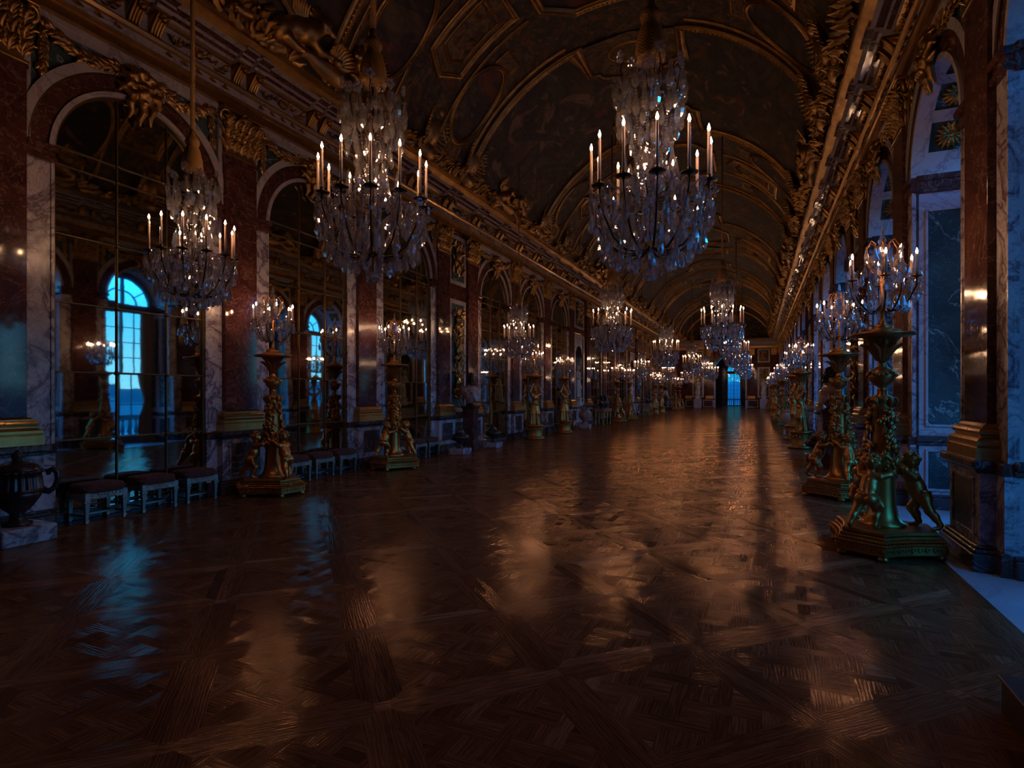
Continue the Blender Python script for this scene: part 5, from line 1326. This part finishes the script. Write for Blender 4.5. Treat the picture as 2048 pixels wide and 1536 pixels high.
# ---------------- draped standing figure (faces +y), used for the caryatid stands and the white statues
def draped(mode, mat, name):
    S = Sculpt((-.42, -.42, -.01), (.42, .42, 1.62 if mode == 0 else 1.50), .0125)
    S.rc((0, .0, .72), (0, .02, .84), .115, .10, .04); S.rc((0, .02, .84), (.01, .03, 1.02), .095, .115, .04)
    S.rc((-.12, .02, 1.08), (.12, .02, 1.08), .055, .055, .04); S.el((.055, .10, .99), (.055, .05, .055), .03); S.el((-.055, .10, .99), (.055, .05, .055), .03)
    S.rc((0, .01, 1.1), (.0, .02, 1.2), .045, .042, .03)
    S.el((0, .035, 1.285), (.070, .088, .10), .02); S.el((0, .09, 1.25), (.05, .045, .06), .02); S.el((0, .135, 1.262), (.012, .02, .022), .01)
    S.el((.028, .118, 1.285), (.014, .012, .008), .006, True); S.el((-.028, .118, 1.285), (.014, .012, .008), .006, True); S.rc((-.018, .128, 1.225), (.018, .128, 1.225), .005, .005, .006, True)
    for sx_ in (-.07, .07): S.el((sx_, .03, 1.275), (.01, .02, .026), .008)
    r = random.Random(6)
    for i in range(40):
        a = r.uniform(0, 2*PI); b_ = r.uniform(0, 1.5); q = math.cos(b_); p = (.075*q*math.cos(a), .02+.088*q*math.sin(a), 1.30+.092*math.sin(b_))
        if p[1] > .08 and p[2] < 1.36: continue
        S.el(p, (.022, .022, .02), .008)
    S.el((0, -.085, 1.29), (.045, .04, .045), .02)
    # one leg forward under the cloth; folds from the waist to the floor
    S.chain([(-.06, .01, .72), (-.075, .10, .42), (-.075, .03, .10)], [.105, .080, .055], .05); S.chain([(.065, .0, .72), (.085, -.01, .42), (.10, -.06, .10)], [.105, .085, .07], .05)
    S.rc((0, -.03, .68), (.0, -.07, .08), .11, .15, .06)
    for i in range(15):
        a = 2*PI*i/15+.2; w1, w2 = .115, .185+.03*math.sin(5*a)
        S.chain([(w1*math.cos(a), .0+w1*.85*math.sin(a), .76), (.8*w2*math.cos(a+.12), -.01+.72*w2*math.sin(a+.12), .42), (w2*math.cos(a+.25), -.02+.85*w2*math.sin(a+.25), .03)], [.022, .030, .034], .028)
    for i in range(7):   # sash round the hips and over a shoulder
        a = -.3+i*.5; S.rc((.135*math.cos(a), .01+.12*math.sin(a), .76+.05*math.cos(a)), (.135*math.cos(a+.5), .01+.12*math.sin(a+.5), .76+.05*math.cos(a+.5)), .03, .03, .015)
    for q in range(3): S.chain([(.12-.03*q, .05, 1.12), (.04-.03*q, .12+.01*q, 1.0), (-.06-.03*q, .10, .86), (-.13, .04, .74)], [.022, .02, .02, .025], .015)
    for sx_, yy in ((-.075, .10), (.105, -.02)):
        S.chain([(sx_, yy-.06, .035), (sx_+.01*np.sign(sx_), yy+.05, .022)], [.04, .026], .015)
        for q in range(5): S.rc((sx_+(q-2)*.014, yy+.05, .018), (sx_+(q-2)*.016, yy+.085-.006*abs(q-1.5), .012), .011, .008, .005)
    def hand(h, d):
        h = np.array(h, float); d = nrm(d); sd = nrm(np.cross(d, (0, .3, 1))); S.el(h+d*.03, (.032, .032, .032), .02)
        for q in range(4): S.chain([h+d*.05+sd*.015*(q-1.5), h+d*(.085+.004*(q % 2))+sd*.018*(q-1.5), h+d*.10+sd*.018*(q-1.5)+np.array((0, 0, .018))], [.011, .010, .008], .006)
        S.chain([h+d*.02+sd*.028, h+d*.05+sd*.045, h+d*.07+sd*.04], [.013, .011, .009], .006)
    if mode == 0:        # both arms raised to steady the vase on the head
        S.chain([(.15, .02, 1.08), (.25, .06, 1.22), (.13, .07, 1.43)], [.052, .042, .028], .03); S.chain([(-.15, .02, 1.08), (-.26, .05, 1.20), (-.13, .07, 1.42)], [.052, .042, .028], .03)
        hand((.13, .07, 1.43), (-.35, 0, .9)); hand((-.13, .07, 1.42), (.35, 0, .9))
    else:                # one arm bent across, the other down along the cloth
        S.chain([(.15, .02, 1.08), (.21, .03, .88), (.12, .16, .82)], [.052, .042, .028], .03); S.chain([(-.15, .02, 1.08), (-.21, -.02, .86), (-.20, .06, .66)], [.052, .042, .028], .03)
        hand((.12, .16, .82), (-.8, .4, .1)); hand((-.20, .06, .66), (.05, .2, -1))
    mb = MB(); S.into(mb); return mb.mesh(name, [mat])
CARY = draped(0, M['bronze'], 'draped_figure'); WSTAT = draped(1, M['statuary'], 'statue')
def cary_parts():
    P = {}
    mb = MB(); mb.lathe([(.36, 0), (.36, .06), (.345, .075), (.33, .085), (.30, .10), (.285, .13), (.285, .44), (.30, .46), (.315, .475), (.33, .50), (.33, .53), (1e-4, .53)], 36)
    for k in range(18):
        a = 2*PI*k/18; mb.ball((.29*math.cos(a), .29*math.sin(a), .40-.04*abs(math.sin(3*a))), .028, 0, 7, 5); mb.octa((.288*math.cos(a), .288*math.sin(a), .16), .02)
    P['drum'] = mb.mesh('pedestal', [M['bronze']])
    mb = MB(); mb.lathe([(.07, 1.86), (.10, 1.88), (.075, 1.91), (.085, 1.96), (.10, 2.10), (.13, 2.20), (.16, 2.25), (.30, 2.29), (.31, 2.32), (.30, 2.345), (1e-4, 2.345)], 28)
    for k in range(14): a = 2*PI*k/14; mb.leaf((.08*math.cos(a), .08*math.sin(a), 1.95), (.15*math.cos(a), .15*math.sin(a), 1), (math.cos(a), math.sin(a), 0), .05, .26, .5, 0, 2, 6)
    P['vase'] = mb.mesh('vase', [M['bronze']])
    return P
CYP = cary_parts()
def cary_stand(loc, rot, label):
    t = thing('caryatid_torchere', loc, rot, label=label, category='torchere', group='gilt stands with a draped woman')
    obj('pedestal', CYP['drum'], t); obj('draped_figure', CARY, t, (0, 0, .525)); obj('vase', CYP['vase'], t)
    return t
TPOS = [(7.225, 0), (10.73, 0), (19.55, 1), (23.06, 1), (32.95, 0), (36.46, 0), (46.35, 1), (49.86, 1), (58.67, 0), (62.18, 0)]
PLACE = ['nearest of all', 'second nearest', 'third', 'fourth', 'fifth', 'sixth', 'seventh', 'eighth', 'ninth', 'farthest']
for side, X in (('mirror', -4.34), ('window', 4.45)):
    for i, (Y, kind_) in enumerate(TPOS):
        rz = (0. if side == 'mirror' else PI)
        lab = {('mirror', 0): 'gilt cherub stand against the mirror wall, beside the nearest stools', ('mirror', 1): 'gilt cherub stand against the mirror wall, between the second and third sets of stools',
               ('window', 0): 'gilt cherub stand by the windows, largest and nearest in the photo', ('window', 1): 'gilt cherub stand by the windows, just behind the largest one'}.get((side, i))
        if kind_ == 0: cherub_stand((X, Y, 0), rz-PI/6+{('mirror', 0): .40, ('mirror', 1): .95, ('window', 0): -.55, ('window', 1): .35}.get((side, i), .3*i), lab or f'gilt cherub stand along the {side} wall, {PLACE[i]} from the front')
        else: cary_stand((X, Y, 0), (-PI/2 if side == 'mirror' else PI/2)+(.5 if side == 'window' else -.6), f'gilt stand with a draped woman along the {side} wall, {PLACE[i]} from the front')
        girandole((X, Y, 2.345), .45+.3*i, f'crystal candelabrum on the gilt stand along the {side} wall, {PLACE[i]}', i < 2)

# ---------------- stools
def stool_parts():
    P = {}; mb = MB(); a, b_ = .21, .265; G = []     # cushion: a at right angles to the wall, b along it
    n = 18
    for i in range(11):
        f = i/10; z, s_ = [(.385, .97), (.40, 1.0), (.43, 1.012), (.46, 1.012), (.478, 1.0), (.492, .965), (.502, .88), (.509, .7), (.513, .5), (.515, .25), (.516, 0.01)][i]
        ring = []
        for k in range(40):
            t_ = 2*PI*k/40; c, q = math.cos(t_), math.sin(t_); e = 5; d = (abs(c)**e+abs(q)**e)**(-1/e); ring.append((a*s_*c*d, b_*s_*q*d, z))
        G.append(ring+[ring[0]])
    mb.grid(G, 0, True); P['cushion'] = mb.mesh('cushion', [M['velvet']])
    mb = MB(); a, b_ = .205, .26
    for sg in (1, -1):
        mb.box(sg*a, sg*(a-.025), -b_, b_, .31, .39, 0, .004); mb.box(-a, a, sg*b_, sg*(b_-.025), .31, .39, 0, .004)
        for k in range(-2, 3): 
            for q in range(4): mb.leaf((sg*(a+.001), .09*k, .35), (0, math.cos(q*PI/2+.7), math.sin(q*PI/2+.7)), (sg, 0, 0), .022, .045, .5, 0, 1, 4)
    for sg in (1, -1):
        for k in range(26): y = -b_+.01+(2*b_-.02)*k/25; mb.octa((sg*(a+.004), y, .389), .006)
        for k in range(20): x = -a+.01+(2*a-.02)*k/19; mb.octa((x, sg*(b_+.004), .389), .006)
    mb.box(-.012, .012, -b_+.03, b_-.03, .085, .115, 0, .004)
    for sg in (1, -1): mb.box(-a+.03, a-.03, sg*(b_-.045), sg*(b_-.02), .085, .115, 0, .004)
    P['frame'] = mb.mesh('frame', [M['silver']])
    mb = MB()
    def R_(h, z): return [(-h, -h, z), (h, -h, z), (h, h, z), (-h, h, z)]
    mb.stack([R_(.030, .40), R_(.030, .30), R_(.040, .293), R_(.040, .278), R_(.028, .27), R_(.016, .06), R_(.024, .055), R_(.024, .032), R_(.014, .027), R_(.017, .012), R_(.011, 0)])
    P['leg'] = mb.mesh('leg', [M['silver']]); return P
STP = stool_parts()
def stool(X, Y, label, group, sc=1.):
    t = thing('stool', (X, Y, 0), 0, label=label, category='stool', group=group); t.scale = (sc, sc*1.02, sc)
    obj('cushion', STP['cushion'], t); obj('frame', STP['frame'], t)
    for sx_ in (1, -1):
        for sy in (1, -1): obj('leg', STP['leg'], t, (sx_*.178, sy*.232, 0))
NTH = ['nearest', 'middle', 'farthest']
for gi, (yc, ys_, nm) in enumerate(((5.47, (4.86, 5.60, 6.28), 'the nearest mirror'), (8.977, (8.36, 9.02, 9.72), 'the mirror between the two gilt cherub stands'), (12.484, (11.9, 12.55, 13.2), 'the mirror just before the bust'),
                                  (21.307, (20.7, 21.35, 22.0), 'the mirror between the two gilt caryatid stands'), (24.814, (24.2, 24.85, 25.5), 'the mirror just before the white niche statue'))):
    for k, y in enumerate(ys_): stool(-4.93, y-.08, f'velvet stool, {NTH[k]} of three before {nm}', 'velvet stools along the mirrors')

# ---------------- urns, vases, busts, statues, tables
mb = MB(); mb.box(-.24, .24, -.24, .24, 0, .17, 0, .012); BLOCK = mb.mesh('marble_block', [M['breccia']])
def urn_meshes():
    mb = MB(); mb.lathe([(.13, 0), (.13, .025), (.085, .045), (.06, .09), (.075, .105), (.06, .12), (.13, .19), (.20, .30), (.215, .36)], 36, cap=True)
    mb.lathe([(.215, .36), (.22, .37), (.215, .38), (.20, .50), (.195, .54), (.225, .555), (.23, .575), (.20, .58)], 144, flute=.035, nf=22, cap=False)
    mb.lathe([(.215, .355), (.228, .362), (.228, .378), (.215, .385)], 36, cap=False)
    body = mb.mesh('body', [M['urn']])
    mb = MB(); mb.lathe([(.215, .575), (.20, .60), (.165, .635), (.10, .66), (.045, .68), (.04, .70), (.055, .725), (.05, .75), (.02, .785), (1e-4, .80)], 32, cap=True); lid = mb.mesh('lid', [M['urn']])
    mb = MB(); mb.tube([(.20, 0, .36), (.26, 0, .33), (.31, 0, .37), (.335, 0, .45), (.33, 0, .53), (.29, 0, .57), (.25, 0, .55), (.26, 0, .51)], [.04, .034, .03, .028, .03, .034, .03, .02], 9); han = mb.mesh('handle', [M['urn']])
    mb = MB(); mb.lathe([(.11, 0), (.11, .03), (.06, .05), (.045, .10), (.055, .13), (.12, .18), (.24, .24), (.265, .30), (.25, .35), (.16, .39), (.13, .41)], 32); low = mb.mesh('body', [M['urn']])
    mb = MB(); mb.lathe([(.15, .40), (.13, .44), (.10, .47), (.11, .49), (.06, .52), (.03, .54), (.035, .57), (1e-4, .60)], 28); lowlid = mb.mesh('lid', [M['urn']])
    mb = MB(); mb.lathe([(.14, 0), (.14, .03), (.08, .06), (.07, .10), (.16, .17), (.25, .30), (.27, .40), (.25, .50), (.20, .56), (.17, .58), (.18, .62), (.22, .64), (.22, .66), (.1, .66)], 108, flute=.035, nf=18); vase = mb.mesh('vase', [M['pinkm']]); vaseg = mb.mesh('vase', [M['sill']])
    return body, lid, han, low, lowlid, vase, vaseg
UB, UL, UH, LB, LL, VP_, VG = urn_meshes()
def block(X, Y, label, sc=1.): o = obj('marble_block', BLOCK, None, (X, Y, 0), 0, sc, label=label, category='plinth', group='low marble plinths'); return o
def urn(X, Y, rot, label, sc=1., tall=True):
    b_ = block(X, Y, 'low marble plinth under the '+('tall dark urn nearest the camera' if tall else label), sc if not tall else 1.12)
    t = thing('urn', (X, Y, .17*(sc if not tall else 1.12)), rot, sc, label=label, category='urn', group='dark stone urns')
    if tall:
        obj('body', UB, t); obj('lid', UL, t); obj('handle', UH, t); obj('handle', UH, t, rot=PI)
    else: obj('body', LB, t); obj('lid', LL, t)
urn(-4.55, 3.70, 1.15, 'tall two-handled dark urn at the near end of the mirror wall', 1.08)
urn(-4.38, 13.9, 0, 'squat dark urn in front of the dark-headed bust', 1., False)
urn(-4.38, 16.05, 0, 'squat dark urn before the fourth mirror, past the bust', .95, False)
urn(4.55, 16.3, 0, 'squat dark urn by the windows behind the second cherub stand', .9, False)
def bust_meshes():
    S = Sculpt((-.36, -.26, -.01), (.36, .26, .86), .013)
    S.el((0, .02, .66), (.088, .11, .125), .02); S.el((0, .085, .61), (.06, .05, .075), .02); S.el((0, .14, .635), (.014, .024, .03), .01); S.rc((0, 0, .42), (0, .02, .58), .075, .065, .02)
    S.el((.036, .118, .665), (.018, .014, .011), .006, True); S.el((-.036, .118, .665), (.018, .014, .011), .006, True); S.rc((-.022, .138, .585), (.022, .138, .585), .006, .006, .006, True); S.el((0, .11, .545), (.035, .035, .035), .02)
    for sx_ in (-.088, .088): S.el((sx_, .02, .65), (.012, .025, .035), .008)
    r = random.Random(3)
    for i in range(70):
        a = r.uniform(0, 2*PI); c = r.uniform(-.2, 1.5); q = math.cos(c); p = (.092*q*math.cos(a), .01+.115*q*math.sin(a), .675+.125*math.sin(c))
        if p[1] > .085 and p[2] < .76: continue
        S.el(p, (.024, .024, .022), .008)
    for i in range(12): S.el((.05*math.cos(i), .10+.02*math.sin(i*2), .535+.02*math.cos(i*3)), (.022, .02, .026), .008)     # beard
    mb = MB(); S.into(mb); head = mb.mesh('head', [M['black']])
    S = Sculpt((-.36, -.26, .02), (.36, .28, .56), .013)
    S.rc((-.20, 0, .38), (.20, 0, .38), .11, .11, .05); S.el((0, .03, .30), (.23, .15, .20), .05); S.el((0, .02, .14), (.14, .10, .09), .04); S.rc((0, 0, .42), (0, .01, .47), .095, .085, .03)
    for i in range(7): S.chain([(.24-.02*i, .06, .46-.03*i), (.08-.02*i, .17, .34-.035*i), (-.12-.01*i, .15, .36-.04*i), (-.25, .05, .40-.03*i)], [.022, .024, .024, .02], .012)
    mb = MB(); S.into(mb); dr = mb.mesh('drapery', [M['pinkm']])
    mb = MB(); mb.lathe([(.11, 0), (.115, .02), (.08, .035), (.06, .06), (.07, .085), (.10, .10), (.09, .12)], 20); foot = mb.mesh('socle', [M['black']])
    return head, dr, foot
BH, BD, BF = bust_meshes()
BDK = BD.copy(); BDK.materials[0] = M['black']
mb = MB(); mb.box(-.24, .24, -.24, .24, 0, .06, 0, .01)
mb.stack([[(-h, -h, z), (h, -h, z), (h, h, z), (-h, h, z)] for h, z in ((.21, .06), (.20, .16), (.155, .18), (.175, 1.16), (.20, 1.18), (.215, 1.22), (.215, 1.25))]); TERM = mb.mesh('tall_pedestal', [M['red']])
for X, rz, nm in ((-4.70, -PI/2-.5, 'mirror'), (4.78, PI/2, 'window')):
    for Y in TROPHY_BAYS:
        if Y < 3.0: continue
        fr_ = 'nearer' if Y < 30 else 'far'
        obj('tall_pedestal', TERM, None, (X, Y, 0), 0, (1, 1, 1.05), label=f'tall red marble pedestal carrying the {fr_} bust on the {nm} side', category='pedestal', group='tall pedestals')
        t = thing('bust', (X, Y, 1.3125), rz, 1.22, label=f'dark-headed bust in pale brown drapery, the {fr_} one on the {nm} side', category='bust', group='dark-headed busts')
        obj('head', BH, t, label='black bronze head'); obj('drapery', BD, t, label='pinkish marble drapery'); obj('socle', BF, t)
mb = MB(); mb.box(-.25, .25, -.22, .22, 0, .07, 0, .01); mb.box(-.21, .21, -.19, .19, .07, .33, 0, .008); mb.box(-.25, .25, -.22, .22, .33, .40, 0, .012); PED = mb.mesh('statue_pedestal', [M['statuary']])
def white_statue(X, Y, rz, lab, sc=1.18, z=1.055):
    obj('statue_pedestal', PED, None, (X, Y, z), rz, label='white stone block under the '+lab.replace('draped ', ''), category='pedestal', group='white statue pedestals')
    obj('statue', WSTAT, None, (X, Y, z+.41+.012*sc), rz, sc, label=lab, category='statue', group='white marble statues')
for i, Y in enumerate(NICHE_BAYS):
    nm = ('first', 'second')[i]
    white_statue(XL-.10, Y, -PI/2, f'white draped statue in the {nm} mirror-side niche'); white_statue(XR+.10, Y, PI/2, f'white draped statue in the {nm} window-side niche')
white_statue(EX+EW+1.85, YE-.30, PI, 'white draped statue right of the far arch', 1.25, 1.065); white_statue(EX-EW-1.85, YE-.30, PI, 'white draped statue left of the far arch', 1.25, 1.065)
t = obj('vase', VP_, None, (-4.35, 26.3, .205), 0, 1.15, label='pinkish marble vase before the first niche statue', category='vase'); obj('marble_block', BLOCK, None, (-4.35, 26.3, 0), 0, (1, 1, 1.18), label='low marble plinth under the pinkish vase', category='plinth', group='low marble plinths')
obj('vase', VG, None, (4.42, 25.6, .205), 0, 1.2, label='pale fluted marble vase by the windows beyond the draped women', category='vase'); obj('marble_block', BLOCK, None, (4.42, 25.6, 0), 0, (1, 1, 1.18), label='low marble plinth under the pale fluted vase', category='plinth', group='low marble plinths')
def table_parts():
    mb = MB(); mb.box(-.30, .30, -.85, .85, .80, .86, 0, .012); top = mb.mesh('tabletop', [M['pinkm']])
    mb = MB(); mb.box(-.27, .27, -.80, .80, .70, .80, 0, .008)
    for k in range(10):
        for q in range(3): mb.leaf((.272, -.72+.16*k, .75), (0, math.cos(q*2.1), math.sin(q*2.1)), (1, 0, 0), .04, .07, .6, 0, 1, 4)
    apr = mb.mesh('apron', [M['bronze']])
    mb = MB(); mb.lathe([(.03, 0), (.04, .02), (.03, .05), (.02, .08), (.03, .40), (.045, .60), (.035, .63), (.045, .66), (.04, .70)], 12); leg = mb.mesh('leg', [M['bronze']])
    return top, apr, leg
TT, TA, TL = table_parts()
for i, (Y, nm) in enumerate(((30.3, 'first'), (44.0, 'second'))):
    t = thing('console_table', (-4.5, Y, 0), 0, label=f'marble-topped gilt console table past the {nm} niche statue', category='table', group='console tables along the mirrors')
    obj('tabletop', TT, t, label='pinkish marble top'); obj('apron', TA, t)
    for sx_ in (-.22, .22):
        for sy in (-.72, 0, .72): obj('leg', TL, t, (sx_, sy, 0))
    for k, dy in enumerate((-.42, .42)):
        b_ = thing('bust', (-4.5, Y+dy, .86), -PI/2, .86, label=f'small all-black bust on the console table past the {nm} niche, {("nearer", "farther")[k]} of two', category='bust', group='black busts on the console tables')
        obj('head', BH, b_); obj('drapery', BDK, b_); obj('socle', BF, b_)
# low dark wooden box cut by the right edge of the picture
mb = MB(); mb.box(0, .62, -.9, 0, 0, .18, 0, .006); mb.box(-.015, .62, -.9, .015, .18, .20, 0, .006)
obj('wooden_box', mb.mesh('wooden_box', [M['wood']]), None, (4.40, 3.80, 0), 0, label='low dark wooden box at the bottom right corner of the photo', category='box')
